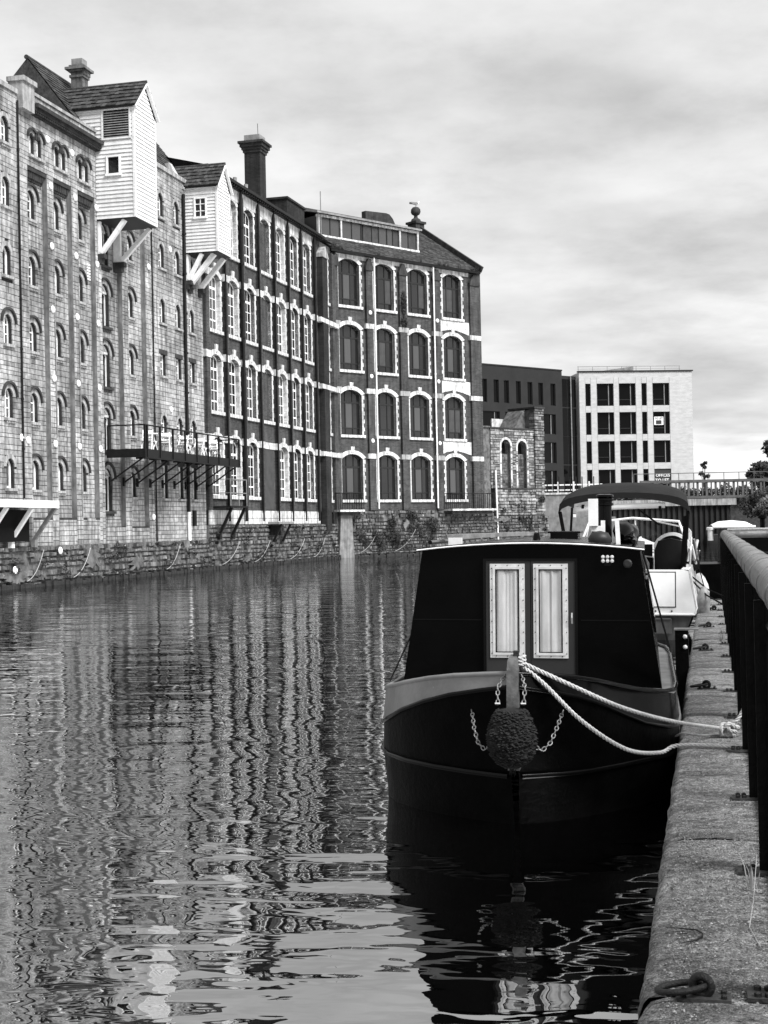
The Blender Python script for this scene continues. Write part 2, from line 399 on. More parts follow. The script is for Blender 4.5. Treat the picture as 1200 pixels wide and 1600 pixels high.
def loading_door(parent, cx, y, z0, w_, h):
    """tall arched loading doorway with a white fanned tympanum"""
    d = link('door', cm(('ld', w_, h), lambda: MB().ring(arch(0, 0, w_, h - 0.12, 0.3), arch(0, 0.03, w_ - 0.1, h - 0.2, 0.25), 0, 0.06).box(-0.03, 0.03, 0.01, 0.05, 0.03, h - 0.45).mesh('door', 'white_paint')), parent, (cx, y + 0.17, z0))
    link('pane', cm(('lp', w_, h), lambda: pane_mesh(w_ - 0.02, h - 0.14, 0.3, 'void')), d, (0, 0.04, 0))
    link('tympanum', cm(('lt', w_), lambda: MB().strip(half(arch(0, 0, w_ - 0.02, 0.62, 0.3, 8, 0)), half(arch(0, 0, w_ - 0.02, 0.62, 0.3, 8, -0.1)), -0.06, 0.02).box(-w_ / 2 + 0.08, w_ / 2 - 0.08, -0.1, 0.02, 0.27, 0.36).mesh('tympanum', 'white_render')), d, (0, 0, h - 0.64))
    link('arch_stones', cm(('la', w_, h), lambda: MB().strip(half(arch(0, 0, w_, h, w_ / 2, 14, 0.15)), half(arch(0, 0, w_, h, w_ / 2, 14, 0)), -0.012, 0.05).mesh('arch_stones', 'stone_trim')), d, (0, -0.17, 0))
    link('hood_mould', cm(('lh', w_, h), lambda: MB().strip(half(arch(0, 0, w_, h, w_ / 2, 14, 0.235)), half(arch(0, 0, w_, h, w_ / 2, 14, 0.155)), -0.09, 0.03).mesh('hood_mould', 'stone_dark')), d, (0, -0.17, 0))
    def sm():
        m = MB().box(-w_ / 2 - 0.12, w_ / 2 + 0.12, -0.1, 0.2, -0.1, 0)
        for k in range(7): m.box(-w_ / 2 - 0.06 + k * (w_ + 0.08) / 7, -w_ / 2 + k * (w_ + 0.08) / 7, -0.08, 0.02, -0.2, -0.1)
        return m.mesh('sill', 'stone_dark')
    link('sill', cm(('lsill', w_), sm), d, (0, -0.17, 0))
REC = 0.2
def strip_wall(wall, bk, x0, x1, z0, z1, y, ops, depth=0.22, ch=0.18, bl=0.46):
    """one vertical strip of wall at depth y; returns its block rectangles"""
    loops = [arch(o[0], o[2], o[1], o[3], o[4]) if o[4] > 0 else rectl(o[0] - o[1] / 2, o[0] + o[1] / 2, o[2], o[2] + o[3]) for o in ops]
    bk.holes(rectl(x0, x1, z0, z1), loops, y + 0.03, depth)
    return courses(x0, x1, z0, z1, ch, bl, [(o[0], o[1], o[2], o[3], max(o[4], 0.01), o[5]) for o in ops])
ROWS = [3.33, 5.67, 8.13, 10.42, 12.73]
DISC = lambda: MB().lathe([(0.001, 0.0), (0.125, 0.0), (0.132, -0.02), (0.11, -0.05), (0.03, -0.055), (0.028, -0.09), (0.001, -0.09)], 14, ax='y').mesh('tie_plate', 'disc', 40)
def disc(root, x, z, y=-0.013): link('tie_plate', cm('disc', DISC), root, (x, y, z))
def pipe(root, pts, r, mat, name='drainpipe', collars=True):
    m = MB().tube(pts, r, 8)
    if collars:
        a, b = Vector(pts[0]), Vector(pts[-1]); n = int((a - b).length / 1.9)
        for k in range(1, n + 1):
            p = a.lerp(b, k / (n + 1)); m.tube([p - Vector((0, 0, 0.04)), p + Vector((0, 0, 0.04))], r * 1.35, 8)
    return part(name, m, mat, root, smooth=50)

# --- leftmost plain block
X0, X1 = -24.6, -16.86
left = thing('stone_warehouse', 'leftmost pale stone warehouse section, plain parapet, cut by the photo edge', 'building', F_ST)
bk = MB(); ops = []
for cx in (-23.0, -21.3, -19.55, -17.73):
    for i, z in enumerate(ROWS + [14.87]): ops.append((cx, 0.56, z, 1.0 if i < 5 else 0.88, 0.28, 0.15))
wall = part('wall', MB().box(X0, X1, 0.4, 6, 0.4, 16.85).box(X0, X1, 0.05, 0.4, 16.7, 16.84), 'mortar', left)
rc = strip_wall(wall, bk, X0, X1, 1.35, 16.72, 0.0, ops)
part('mortar_backing', bk, 'mortar', wall)
put_blocks(wall, rc, 0.0, 'stone', 220, key=lambda r_: -r_[0] + (100 if r_[0] > -17.0 else 0))
part('coping', MB().box(X0, X1 - 0.02, -0.07, 0.45, 16.72, 16.88), 'stone_trim', left)
for cx in (-23.0, -21.3, -19.55, -17.73):
    for i, z in enumerate(ROWS + [14.87]):
        stone_window(left, cx, 0.0, z, 0.56, 1.0 if i < 5 else 0.88, 0.28, hood=i in (1, 2), ring=0.15, slit=i in (0, 3), dent=i in (1, 5))
pipe(left, [(-16.93, -0.06, 16.5), (-16.93, -0.06, 3.0)], 0.035, 'iron')
disc(left, -16.98, 5.06); part('roof', MB().add([(X0, 0.3, 16.8), (X1, 0.3, 16.8), (X1, 3.5, 18.0), (X0, 3.5, 18.0)], [(0, 1, 2, 3)]), 'slate', left)

# --- malthouse with three recessed bays and cornice
X0, X1 = -16.84, -10.76
mid = thing('stone_warehouse', 'tall pale stone warehouse with three recessed window bays and a dark cornice', 'building', F_ST)
wall = part('wall', MB().box(X0, X1, 0.62, 6, 0.4, 17.0), 'mortar', mid)
PAN = [(-16.23, -14.80), (-14.32, -12.92), (-12.40, -11.01)]; BAY = [-15.66, -13.83, -11.97]
bk = MB(); rcs = []; px = X0
for k, (a, b) in enumerate(PAN):
    rcs.append((strip_wall(wall, bk, px, a, 1.35, 14.5, 0.0, [], bl=0.4), 0.0)); px = b
    ops = [(BAY[k], 0.62, z, 1.02, 0.31, 0.16) for z in ROWS]
    rcs.append((strip_wall(wall, bk, a, b, 2.35, 14.5, REC, ops), REC))
    rcs.append((strip_wall(wall, bk, a, b, 1.35, 2.35, 0.0, []), 0.0))
    # returns of the recess
    bk.add([(a, 0.03, 2.35), (a, REC + 0.03, 2.35), (a, REC + 0.03, 14.5), (a, 0.03, 14.5)], [(0, 1, 2, 3)])
    bk.add([(b, 0.03, 2.35), (b, REC + 0.03, 2.35), (b, REC + 0.03, 14.5), (b, 0.03, 14.5)], [(0, 1, 2, 3)])
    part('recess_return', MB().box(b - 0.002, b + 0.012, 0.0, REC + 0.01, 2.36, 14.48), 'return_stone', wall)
    part('recess_sill', MB().box(a, b, -0.01, REC, 2.28, 2.36), 'stone_dark', wall)
    d = MB().box(a + 0.01, b - 0.01, 0.02, REC, 14.36, 14.5)
    for i in range(9):
        x = a + 0.08 + i * (b - a - 0.16) / 9; d.box(x, x + 0.085, 0.06, REC, 14.12, 14.36); d.box(x + 0.01, x + 0.075, 0.1, REC, 14.03, 14.12)
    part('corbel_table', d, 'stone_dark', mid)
    for z in ROWS: stone_window(mid, BAY[k], REC, z, 0.62, 1.02, 0.31, slit=z == ROWS[0])
rcs.append((strip_wall(wall, bk, px, X1, 1.35, 14.5, 0.0, [], bl=0.4), 0.0))
ops = []
for cx in BAY:
    for dx in (-0.26, 0.26): ops.append((cx + 0.06 + dx, 0.38, 14.9, 0.78, 0.19, 0.1))
rcs.append((strip_wall(wall, bk, X0, X1, 14.5, 16.32, 0.0, ops), 0.0))
for cx in BAY:
    for dx in (-0.26, 0.26): stone_window(mid, cx + 0.06 + dx, 0.0, 14.9, 0.38, 0.78, 0.19, ring=0.1, dent=False)
part('mortar_backing', bk, 'mortar', wall)
big = [(r_, y) for rr, y in rcs for r_ in rr]
flat_r = [r_ for r_, y in big if y == 0.0]; rec_r = [r_ for r_, y in big if y != 0.0]
put_blocks(wall, rec_r, REC, 'stone', 160, key=lambda r_: -(r_[1] - r_[0]), hi=1.0)
put_blocks(wall, flat_r, 0.0, 'stone', 130, key=lambda r_: -(r_[1] - r_[0]))
part('pier', MB().box(X0, -16.02, -0.22, 0.3, 16.28, 17.2).box(X0 - 0.06, -15.95, -0.3, 0.36, 17.2, 17.36), 'stone_trim', mid)
cor = MB().box(-16.0, X1 + 0.12, -0.36, 0.3, 16.52, 16.66).box(-16.0, X1 + 0.08, -0.26, 0.3, 16.40, 16.52).box(-16.0, X1, -0.14, 0.3, 16.30, 16.40)
for i in range(40): cor.box(-15.95 + i * 0.129, -15.88 + i * 0.129, -0.24, -0.1, 16.32, 16.41)
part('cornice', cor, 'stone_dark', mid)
pw = part('parapet', MB().box(-16.02, X1, 0.04, 0.3, 16.66, 17.02), 'mortar', mid)
put_blocks(pw, courses(-16.02, X1, 16.66, 17.02, 0.18, 0.5, []), 0.0, 'stone')
part('coping', MB().box(-16.0, X1 + 0.05, -0.06, 0.36, 17.03, 17.14), 'stone_trim', mid)
for x in (-14.56, -12.66, -10.9):
    for z in (4.98, 7.3, 9.75, 12.0, 14.15): disc(mid, x, z)
disc(mid, -16.53, 5.0)
for x in (-14.75, -12.85): disc(mid, x, 15.75)
pipe(mid, [(-12.52, -0.04, 9.5), (-12.52, -0.04, 2.4)], 0.022, 'iron_grey', collars=False)
pipe(mid, [(-14.42, -0.04, 9.4), (-14.42, -0.04, 5.2)], 0.022, 'iron_grey', collars=False)
gr = MB()
for i in range(6): gr.box(-11.35, -11.1, 0.165, 0.2, 11.35 + i * 0.11, 11.41 + i * 0.11)
part('vent_grille', gr, 'white_paint', mid)

# --- right section: loading-door bay, window bay, plain bays, slate roof behind
X0, X1 = -10.74, 0.0
rgt = thing('stone_warehouse', 'pale stone warehouse section with a column of loading doors behind the steel terrace', 'building', F_ST)
wall = part('wall', MB().box(X0, X1, 0.62, 6, 0.4, 17.2), 'mortar', rgt)
bk = MB(); flat_r = []; rec_r = []
DZ = [2.62, 4.98, 7.43, 9.78, 12.15]
flat_r += strip_wall(wall, bk, X0, -10.5, 1.35, 17.15, 0.0, [], bl=0.3)
rec_r += strip_wall(wall, bk, -10.5, -8.65, 2.0, 17.15, REC, [(-9.84, 0.84, z, 1.66, 0.42, 0.15) for z in DZ])
flat_r += strip_wall(wall, bk, -8.65, -8.09, 1.35, 17.15, 0.0, [], bl=0.4)
rec_r += strip_wall(wall, bk, -8.09, -6.38, 2.0, 17.15, REC, [(-7.5, 0.66, z, 1.02, 0.31, 0.16) for z in (3.2, 5.67, 8.13, 10.45, 12.75)])
flat_r += strip_wall(wall, bk, -6.38, -5.83, 1.35, 17.15, 0.0, [], bl=0.4)
RB = [-4.62, -2.9, -1.32]; ops = []
for i, cx in enumerate(RB):
    ops.append((cx, 0.56, 3.18, 1.4, 0, 0.02)); ops.append((cx, 0.6, 5.67, 1.03, 0.28, 0.13)); ops.append((cx, 0.6, 8.36, 0.92, 0, 0.2))
    for z in (10.6, 12.93, 15.1): ops.append((cx, 0.6, z, 1.04, 0.28, 0.13))
flat_r += strip_wall(wall, bk, -5.83, X1, 1.35, 17.15, 0.0, ops)
for a, b in ((-10.5, -8.65), (-8.09, -6.38)):
    flat_r += strip_wall(wall, bk, a, b, 1.35, 2.0, 0.0, [])
    part('recess_sill', MB().box(a, b, -0.01, REC, 1.95, 2.02), 'stone_dark', wall)
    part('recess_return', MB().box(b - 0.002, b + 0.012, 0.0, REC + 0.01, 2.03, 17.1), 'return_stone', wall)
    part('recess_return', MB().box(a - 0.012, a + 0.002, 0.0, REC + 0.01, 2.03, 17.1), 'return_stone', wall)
part('mortar_backing', bk, 'mortar', wall)
put_blocks(wall, flat_r, 0.0, 'stone', 150, key=lambda r_: r_[0], lo=0.78, hi=1.22); put_blocks(wall, rec_r, REC, 'stone', 140, key=lambda r_: -(r_[1] - r_[0]), hi=1.02)
for z in DZ: loading_door(rgt, -9.84, REC, z, 0.84, 1.66)
for z in (3.2, 5.67, 8.13, 10.45, 12.75): stone_window(rgt, -7.5, REC, z, 0.66, 1.02, 0.31, slit=z == 3.2)
for cx in RB:
    stone_window(rgt, cx, 0, 3.18, 0.56, 1.4, 0, slit=True, dent=False)
    stone_window(rgt, cx, 0, 5.67, 0.6, 1.03, 0.28, hood=False, ring=0.13, dent=False)
    stone_window(rgt, cx, 0, 8.36, 0.6, 0.92, 0, dent=False)
    for z in (10.6, 12.93, 15.1): stone_window(rgt, cx, 0, z, 0.6, 1.04, 0.28, hood=False, ring=0.13, dent=False)
part('coping', MB().box(-8.6, X1, -0.08, 0.4, 17.16, 17.34), 'stone_trim', rgt)
pipe(rgt, [(-2.25, -0.1, 16.6), (-2.25, -0.1, 13.2), (-2.3, -0.1, 12.7), (-2.3, -0.1, 2.6)], 0.075, 'iron')
pipe(rgt, [(-2.3, -0.1, 2.62), (-2.3, -0.1, 1.1)], 0.085, 'white_paint')
pipe(rgt, [(-5.75, -0.06, 16.8), (-5.75, -0.06, 1.3)], 0.03, 'iron')
pipe(rgt, [(-1.62, -0.09, 2.7), (-1.62, -0.09, 2.0)], 0.1, 'iron', collars=False)
disc(rgt, -3.9, 7.0); disc(rgt, -3.7, 13.9); disc(rgt, -6.05, 12.75); disc(rgt, -6.0, 2.4)
# slate roof parallel to the facade
def tiles(mb, x0, x1, ya, za, yb, zb, rows, tw, thick=0.03):
    """courses of slates laid up a slope from (ya,za) to (yb,zb)"""
    dy, dz = (yb - ya) / rows, (zb - za) / rows; ln = math.hypot(dy, dz); ny, nz = -dz / ln, dy / ln
    if nz < 0: ny, nz = -ny, -nz
    for i in range(rows):
        x = x0 - (tw / 2 if i % 2 else 0)
        while x < x1:
            a, b = max(x, x0), min(x + tw * 0.94, x1); x += tw
            if b - a < 0.02: continue
            k = thick * U(0.7, 1.5); e = 0.004 * i
            y0_, z0_, y1_, z1_ = ya + dy * i, za + dz * i, ya + dy * (i + 1.12), za + dz * (i + 1.12)
            vs = [(a, y0_, z0_), (b, y0_, z0_), (b, y0_ + ny * k, z0_ + nz * k), (a, y0_ + ny * k, z0_ + nz * k), (a, y1_, z1_), (b, y1_, z1_), (b, y1_ + ny * 0.006, z1_ + nz * 0.006), (a, y1_ + ny * 0.006, z1_ + nz * 0.006)]
            mb.add(vs, [(0, 1, 2, 3), (3, 2, 6, 7), (0, 3, 7, 4), (1, 5, 6, 2)], U(0.5, 1.5))
roof = part('roof', MB().add([(-11.4, 0.3, 17.1), (0.6, 0.3, 17.1), (0.6, 2.5, 19.95), (-11.4, 2.5, 19.95), (0.6, 5.2, 17.1), (-11.4, 5.2, 17.1)], [(0, 1, 2, 3), (3, 2, 4, 5), (0, 3, 5), (1, 4, 2)]), 'slate', rgt)
m = MB(); tiles(m, -11.4, 0.6, 0.25, 17.12, 2.48, 20.0, 16, 0.33); part('slates', m, 'slate', roof, stuff=True)
part('ridge_tiles', MB().tube([(-11.45, 2.5, 20.0), (0.6, 2.5, 20.0)], 0.09, 8), 'slate', roof)
ch = part('chimney', MB().box(-8.92, -8.43, 1.4, 1.9, 17.6, 20.25).box(-8.97, -8.38, 1.35, 1.95, 19.9, 20.0).box(-9.0, -8.35, 1.32, 1.98, 20.12, 20.2).box(-9.1, -8.25, 1.22, 2.08, 20.2, 20.3).box(-8.98, -8.37, 1.34, 1.96, 20.3, 20.4), 'chimney_stone', rgt)
part('chimney_cap', MB().box(-8.9, -8.45, 1.42, 1.88, 20.4, 20.66), 'lead', ch)
for i in range(5): part('corbel', MB().box(-8.97 + i * 0.13, -8.91 + i * 0.13, 1.3, 1.4, 20.0, 20.12), 'chimney_stone', ch)

# --- white boarded hoist housings
def hoist(name, label, s0, W, proj, zb, ze, zr, back, zpar, louvre, win, nb):
    """s0 facade position, W width along the facade, proj depth over the canal"""
    h = thing(name, label, 'hoist housing', F_ST @ T_((s0, 0, 0)))
    part('core', MB().box(0.04, W - 0.04, -proj + 0.04, 0.0, zb + 0.03, zpar).box(0.04, W - 0.04, -proj + 0.04, back, zpar, ze).prism([(0.04, ze), (W - 0.04, ze), (W / 2, zr - 0.12)], -proj + 0.04, back), 'white_paint', h)
    part('floor_boards', MB().box(0.0, W, -proj, 0.0, zb - 0.04, zb + 0.02), 'dark_frame', h)
    bh = (ze - zb) / nb
    def bx(y0, y1, z):   # plank on the face towards the camera
        v = [(0.0, y0, z + bh), (0.0, y1, z + bh), (-0.035, y1, z), (-0.035, y0, z), (0.03, y0, z + bh), (0.03, y1, z + bh), (0.0, y1, z), (0.0, y0, z)]
        part('weatherboard', MB().add(v, [(0, 1, 2, 3), (3, 2, 6, 7), (0, 3, 7, 4), (1, 5, 6, 2), (0, 4, 5, 1)]), 'white_board', h)
    def bf(x0, x1, z, x0t=None, x1t=None):
        x0t = x0 if x0t is None else x0t; x1t = x1 if x1t is None else x1t
        v = [(x0t, -proj, z + bh), (x1t, -proj, z + bh), (x1, -proj - 0.035, z), (x0, -proj - 0.035, z), (x1, -proj, z), (x0, -proj, z)]
        part('weatherboard', MB().add(v, [(3, 2, 1, 0), (3, 5, 4, 2), (0, 5, 3), (1, 2, 4)]), 'white_board', h)
    holes_ = [o for o in (louvre, win) if o]
    for i in range(nb):
        z = zb + i * bh; yb = back if z > zpar else 0.0
        segs = [(-proj + 0.05, yb)]
        for (ya, yc, za, zc) in holes_:
            if z + bh * 0.6 > za and z + bh * 0.4 < zc:
                segs = [t for p, q in segs for t in ((p, min(q, ya)), (max(p, yc), q)) if t[1] - t[0] > 0.02]
        for p, q in segs: bx(p, q, z)
        bf(0.05, W - 0.05, z)
    k = 0
    while True:
        z = ze + k * bh
        if z + bh > zr - 0.1: break
        f = lambda q: 0.05 + (W / 2 - 0.05) * (q - ze) / (zr - ze)
        bf(f(z), W - f(z), z, f(z + bh), W - f(z + bh)); k += 1
    post = MB().box(-0.04, 0.05, -proj - 0.04, -proj + 0.05, zb, ze).box(W - 0.05, W + 0.03, -proj - 0.04, -proj + 0.05, zb, ze)
    part('corner_post', post, 'white_board', h)
    part('fascia', MB().box(-0.07, -0.02, -proj - 0.1, back, ze - 0.06, ze + 0.1), 'white_paint', h)
    if louvre:
        ya, yc, za, zc = louvre; lv = part('louvre', MB().box(-0.05, 0.03, ya, ya + 0.07, za, zc).box(-0.05, 0.03, yc - 0.07, yc, za, zc).box(-0.05, 0.03, ya + 0.07, yc - 0.07, za, za + 0.06), 'white_board', h)
        part('louvre_back', MB().box(0.03, 0.035, ya, yc, za, zc), 'void', lv)
        n = 11
        for i in range(n):
            z = za + 0.08 + i * (zc - za - 0.1) / n
            part('slat', MB().add([(-0.045, ya + 0.07, z), (-0.045, yc - 0.07, z), (0.03, yc - 0.07, z + 0.06), (0.03, ya + 0.07, z + 0.06), (-0.045, ya + 0.07, z - 0.018), (-0.045, yc - 0.07, z - 0.018)], [(0, 3, 2, 1), (0, 1, 5, 4), (4, 5, 2, 3)]), 'lead', lv)
    ya, yc, za, zc = win
    wn = part('window', MB().box(-0.06, 0.03, ya, ya + 0.07, za, zc).box(-0.06, 0.03, yc - 0.07, yc, za, zc).box(-0.06, 0.03, ya + 0.07, yc - 0.07, zc - 0.07, zc).box(-0.09, 0.03, ya - 0.03, yc + 0.03, za - 0.03, za + 0.06), 'white_paint', h)
    part('pane', MB().box(0.0, 0.01, ya + 0.05, yc - 0.05, za + 0.05, zc - 0.05), 'glass', wn)
    if not louvre:
        g = MB().box(-0.03, 0.0, (ya + yc) / 2 - 0.018, (ya + yc) / 2 + 0.018, za + 0.06, zc - 0.07)
        for t in (1, 2): g.box(-0.032, 0.0, ya + 0.07, yc - 0.07, za + (zc - za) * t / 3 - 0.016, za + (zc - za) * t / 3 + 0.016)
        part('glazing_bars', g, 'white_paint', wn)
    # roof: two slopes of tiles running back from the canal end
    rf = part('roof', MB().add([(-0.13, -proj - 0.12, ze - 0.03), (W / 2, -proj - 0.12, zr + 0.03), (W / 2, back, zr + 0.03), (-0.13, back, ze - 0.03), (W + 0.13, -proj - 0.12, ze - 0.03), (W + 0.13, back, ze - 0.03), (-0.13, -proj - 0.12, ze + 0.05), (W / 2, -proj - 0.12, zr + 0.11), (W / 2, back, zr + 0.11), (-0.13, back, ze + 0.05), (W + 0.13, -proj - 0.12, ze + 0.05), (W + 0.13, back, ze + 0.05)],
         [(0, 1, 2, 3), (1, 4, 5, 2), (9, 8, 7, 6), (8, 11, 10, 7), (0, 6, 7, 1), (1, 7, 10, 4), (0, 3, 9, 6), (4, 10, 11, 5)]), 'dark_frame', h)
    m = MB(); t2 = MB(); rows = max(5, int((zr - ze) / 0.17))
    tiles(m, -proj - 0.14, back, -0.16, ze + 0.05, W / 2, zr + 0.13, rows, 0.2, 0.045)
    m.v = [(y, x, z) for x, y, z in m.v]      # slope across x, tiles along y
    tiles(t2, -proj - 0.14, back, W + 0.16, ze + 0.05, W / 2, zr + 0.13, rows, 0.2, 0.045)
    t2.v = [(y, x, z) for x, y, z in t2.v]
    part('tiles', m, 'slate', rf, stuff=True); part('tiles', t2, 'slate', rf, stuff=True)
    part('ridge_tiles', MB().tube([(W / 2, -proj - 0.14, zr + 0.13), (W / 2, back, zr + 0.13)], 0.06, 8), 'slate', rf)
    bb = MB()
    for sx in (0, 1):
        x_ = -0.12 if sx == 0 else W + 0.12
        bb.bar((x_, -proj - 0.11, ze - 0.02), (W / 2, -proj - 0.11, zr + 0.04), 0.04, 0.13, (0, 1, 0))
    part('bargeboard', bb, 'white_paint', h)
    return h
h1 = hoist('hoist_housing', 'tall white weatherboarded hoist housing with a louvre panel', -10.8, 2.0, 1.58, 13.72, 17.9, 19.0, 3.0, 17.15, (-1.47, -0.27, 16.72, 17.84), (-1.03, -0.44, 15.36, 16.12), 27)
def brace(h, x, y0, z0, y1, z1, w_=0.16, mat='white_paint'):
    part('brace', MB().bar((x, y0, z0), (x, y1, z1), w_, w_, (1, 0, 0)), mat, h)
    part('corbel', MB().box(x - 0.13, x + 0.13, y0 - 0.16, REC, z0 - 0.22, z0 - 0.04).box(x - 0.12, x + 0.12, y0 - 0.04, REC, z0 - 0.42, z0 - 0.22), 'stone_dark', h)
    part('wall_post', MB().box(x - 0.07, x + 0.07, -0.1, REC + 0.02, z0 - 0.03, z1), mat, h)
brace(h1, 0.12, -0.12, 12.45, -1.1, 13.66); brace(h1, 1.9, -0.12, 12.45, -1.35, 13.66)
h2 = hoist('hoist_housing', 'smaller white weatherboarded hoist housing with a six-pane window', -1.91, 1.6, 1.52, 14.08, 16.93, 17.98, 1.6, 17.1, None, (-1.06, -0.46, 15.58, 16.5), 19)
brace(h2, 0.1, -0.1, 12.9, -0.75, 14.02); brace(h2, 0.3, -0.12, 12.75, -1.25, 14.02, 0.2); brace(h2, 1.5, -0.12, 12.75, -1.25, 14.02, 0.2)
part('parapet_coping', MB().add([(-0.55, -0.1, 16.9), (-0.2, -0.1, 16.9), (-0.2, 0.6, 18.1), (-0.55, 0.6, 18.1), (-0.55, 0.1, 16.85), (-0.2, 0.1, 16.85), (-0.2, 0.8, 18.05), (-0.55, 0.8, 18.05)], [(0, 1, 2, 3), (7, 6, 5, 4), (0, 4, 5, 1), (1, 5, 6, 2), (2, 6, 7, 3), (3, 7, 4, 0)]), 'limewash', rgt, (-1.6, 0, 0))

# ================================================================ brick mill, seven bays
mill = thing('brick_mill', 'long dark brick mill with four rows of tall white-framed arched windows', 'building', F_BR)
BX = [1.52, 3.79, 6.08, 8.4, 10.68, 12.82, 15.02]; BW = 1.32; WX1 = 19.82
RZ = [(3.42, 2.70), (7.33, 2.66), (11.12, 2.66), (14.95, 2.74)]; RISE = 0.24
loops = []
for i, cx in enumerate(BX):
    for k, (z, h) in enumerate(RZ):
        if i == 3 and k == 0: continue
        loops.append(arch(cx, z, BW, h, RISE))
SLOT = [(z, h) for z, h in RZ]
for z, h in SLOT: loops.append(arch(18.55, z, 0.75, h, 0.2))
wall = part('wall', MB().holes(rectl(0.02, WX1, 2.74, 18.3), loops, 0.0, 0.34), 'brick', mill)
part('core', MB().box(0.02, WX1 - 0.4, 0.5, 6.5, 0.4, 18.2), 'void', mill)
def mill_frame():
    return frame_mesh(BW - 0.02, 2.66, RISE, 0.055, [(-0.21, 0.03), (0.21, 0.03)], [(0.5, 0.07), (1.0, 0.035), (1.5, 0.035), (2.0, 0.11)], 'white_paint', d=0.03)
def surround(w_, h, rise, tooth=0.07, edge=0.13):
    m = MB(); m.strip(half(arch(0, 0, w_, h, rise, 10, 0.24)), half(arch(0, 0, w_, h, rise, 10, 0.0)), -0.035, 0.3)
    z = 0.0; k = 0; sp = h - rise
    while z < sp - 0.02:
        z2 = min(z + 0.24, sp); e = edge + (tooth if k % 2 else 0)
        for sg in (-1, 1):
            a, b = sorted((sg * w_ / 2, sg * (w_ / 2 + e))); m.box(a, b, -0.02 - 0.004 * (k % 2), 0.3, z, z2 - 0.008)
        z = z2; k += 1
    m.box(-w_ / 2 - 0.2, w_ / 2 + 0.2, -0.1, 0.3, -0.16, 0.0)
    return m
def key_mesh(h): return MB().prism([(-0.1, h + 0.01), (0.1, h + 0.01), (0.15, h + 0.36), (-0.15, h + 0.36)], -0.075, 0.05).mesh('keystone', 'limewash')
for i, cx in enumerate(BX):
    for k, (z, h) in enumerate(RZ):
        if i == 3 and k == 0: continue
        wd = link('window', cm('mf', mill_frame), mill, (cx, 0.2, z))
        if i == 3:
            part('brick_infill', MB().box(-0.36, BW / 2, -0.06, -0.02, 0.0, h - RISE * 0.8), 'brick', wd)
        gm = 'glass' if R() < 0.55 else ('glass_lit' if R() < 0.55 else 'blind'); link('pane', cm(('mp', gm), lambda: pane_mesh(BW - 0.04, 2.66, RISE, gm)), wd, (0, 0.02, 0))
        link('surround', cm(('msr', h), lambda: surround(BW, h, RISE).mesh('surround', 'limewash')), wd, (0, -0.2, 0))
        if k < 3: link('keystone', cm(('mk', h), lambda: key_mesh(h + 0.1)), wd, (0, -0.2, 0))
for z, h in SLOT:
    wd = link('window', cm(('slot', h), lambda: frame_mesh(0.73, h, 0.2, 0.05, [(0, 0.05)], [(h * 0.3, 0.05), (h * 0.72, 0.05)], 'dark_frame')), mill, (18.55, 0.2, z))
    link('pane', cm(('slotp', h), lambda: pane_mesh(0.72, h, 0.2, 'glass')), wd, (0, 0.05, 0))
    link('surround', cm(('slots', h), lambda: surround(0.75, h, 0.2, 0.06, 0.1).mesh('surround', 'limewash')), wd, (0, -0.2, 0))
for z0_, z1_ in ((6.35, 7.1), (10.25, 10.9), (14.1, 14.75)):
    part('render_panel', MB().box(18.1, 19.0, -0.012, 0.0, z0_, z1_), 'white_render', mill)
# brick pilasters, string courses between the arches, gutter, white plinth
PX = [0.32, 2.66, 4.94, 7.24, 9.54, 11.75, 13.92, 16.2]
for j, x in enumerate(PX): part('pilaster', MB().box(x - 0.2, x + 0.2, -0.14, 0.0, 2.74, 17.9).prism([(x - 0.2, 17.9), (x + 0.2, 17.9), (x, 18.2)], -0.14, 0), 'brick', mill)
part('pilaster', MB().box(16.95, 17.85, -0.34, 0.0, 1.6, 17.3), 'brick_dark', mill); part('pilaster_cap', MB().box(16.9, 17.9, -0.4, 0.0, 17.3, 17.5).prism([(16.9, 17.5), (17.9, 17.5), (17.4, 17.95)], -0.4, 0.0), 'stone_trim', mill)
part('pilaster', MB().box(19.2, WX1, -0.2, 0.0, 1.6, 17.9), 'brick', mill)
for zt in (6.02, 9.86, 13.66):
    for j, x in enumerate(PX):
        part('string_course', MB().box(x - 0.34, x + 0.34, -0.17, 0.0, zt - 0.13, zt + 0.2), 'limewash', mill)
    part('string_course', MB().box(16.5, WX1, -0.36, 0.0, zt - 0.12, zt + 0.14), 'limewash', mill)
part('string_course', MB().box(7.45, 9.35, -0.05, 0.0, 5.89, 6.22), 'limewash', mill)
part('blocked_door', MB().box(7.75, 9.05, -0.02, 0.0, 2.8, 5.88), 'blind', mill)
part('head_band', MB().box(0.1, 16.5, -0.05, 0.0, 17.72, 18.28), 'limewash', mill)
gut = MB().box(0.02, 17.3, -0.42, 0.2, 18.36, 18.5).box(0.02, 17.3, -0.2, 0.2, 18.28, 18.36)
for i in range(58): gut.box(0.1 + i * 0.295, 0.22 + i * 0.295, -0.36, -0.18, 18.26, 18.37)
part('gutter', gut, 'iron', mill)
part('roof', MB().add([(0.02, -0.2, 18.5), (WX1, -0.2, 18.5), (WX1, 4, 19.6), (0.02, 4, 19.6)], [(0, 1, 2, 3)]), 'slate', mill)
pl = part('plinth', MB().box(0.3, 16.6, 0.03, 0.3, 2.05, 2.74), 'mortar', mill)
put_blocks(pl, courses(0.3, 16.6, 2.05, 2.74, 0.345, 0.8, []), -0.05, 'limewash', 60, name='plinth_stone')
for x, r_ in ((4.62, 0.085), (2.42, 0.05), (9.3, 0.05), (16.0, 0.07), (13.66, 0.045), (11.5, 0.045), (7.0, 0.045)):
    pipe(mill, [(x, -0.2, 18.3), (x, -0.2, 2.2)], r_, 'iron')
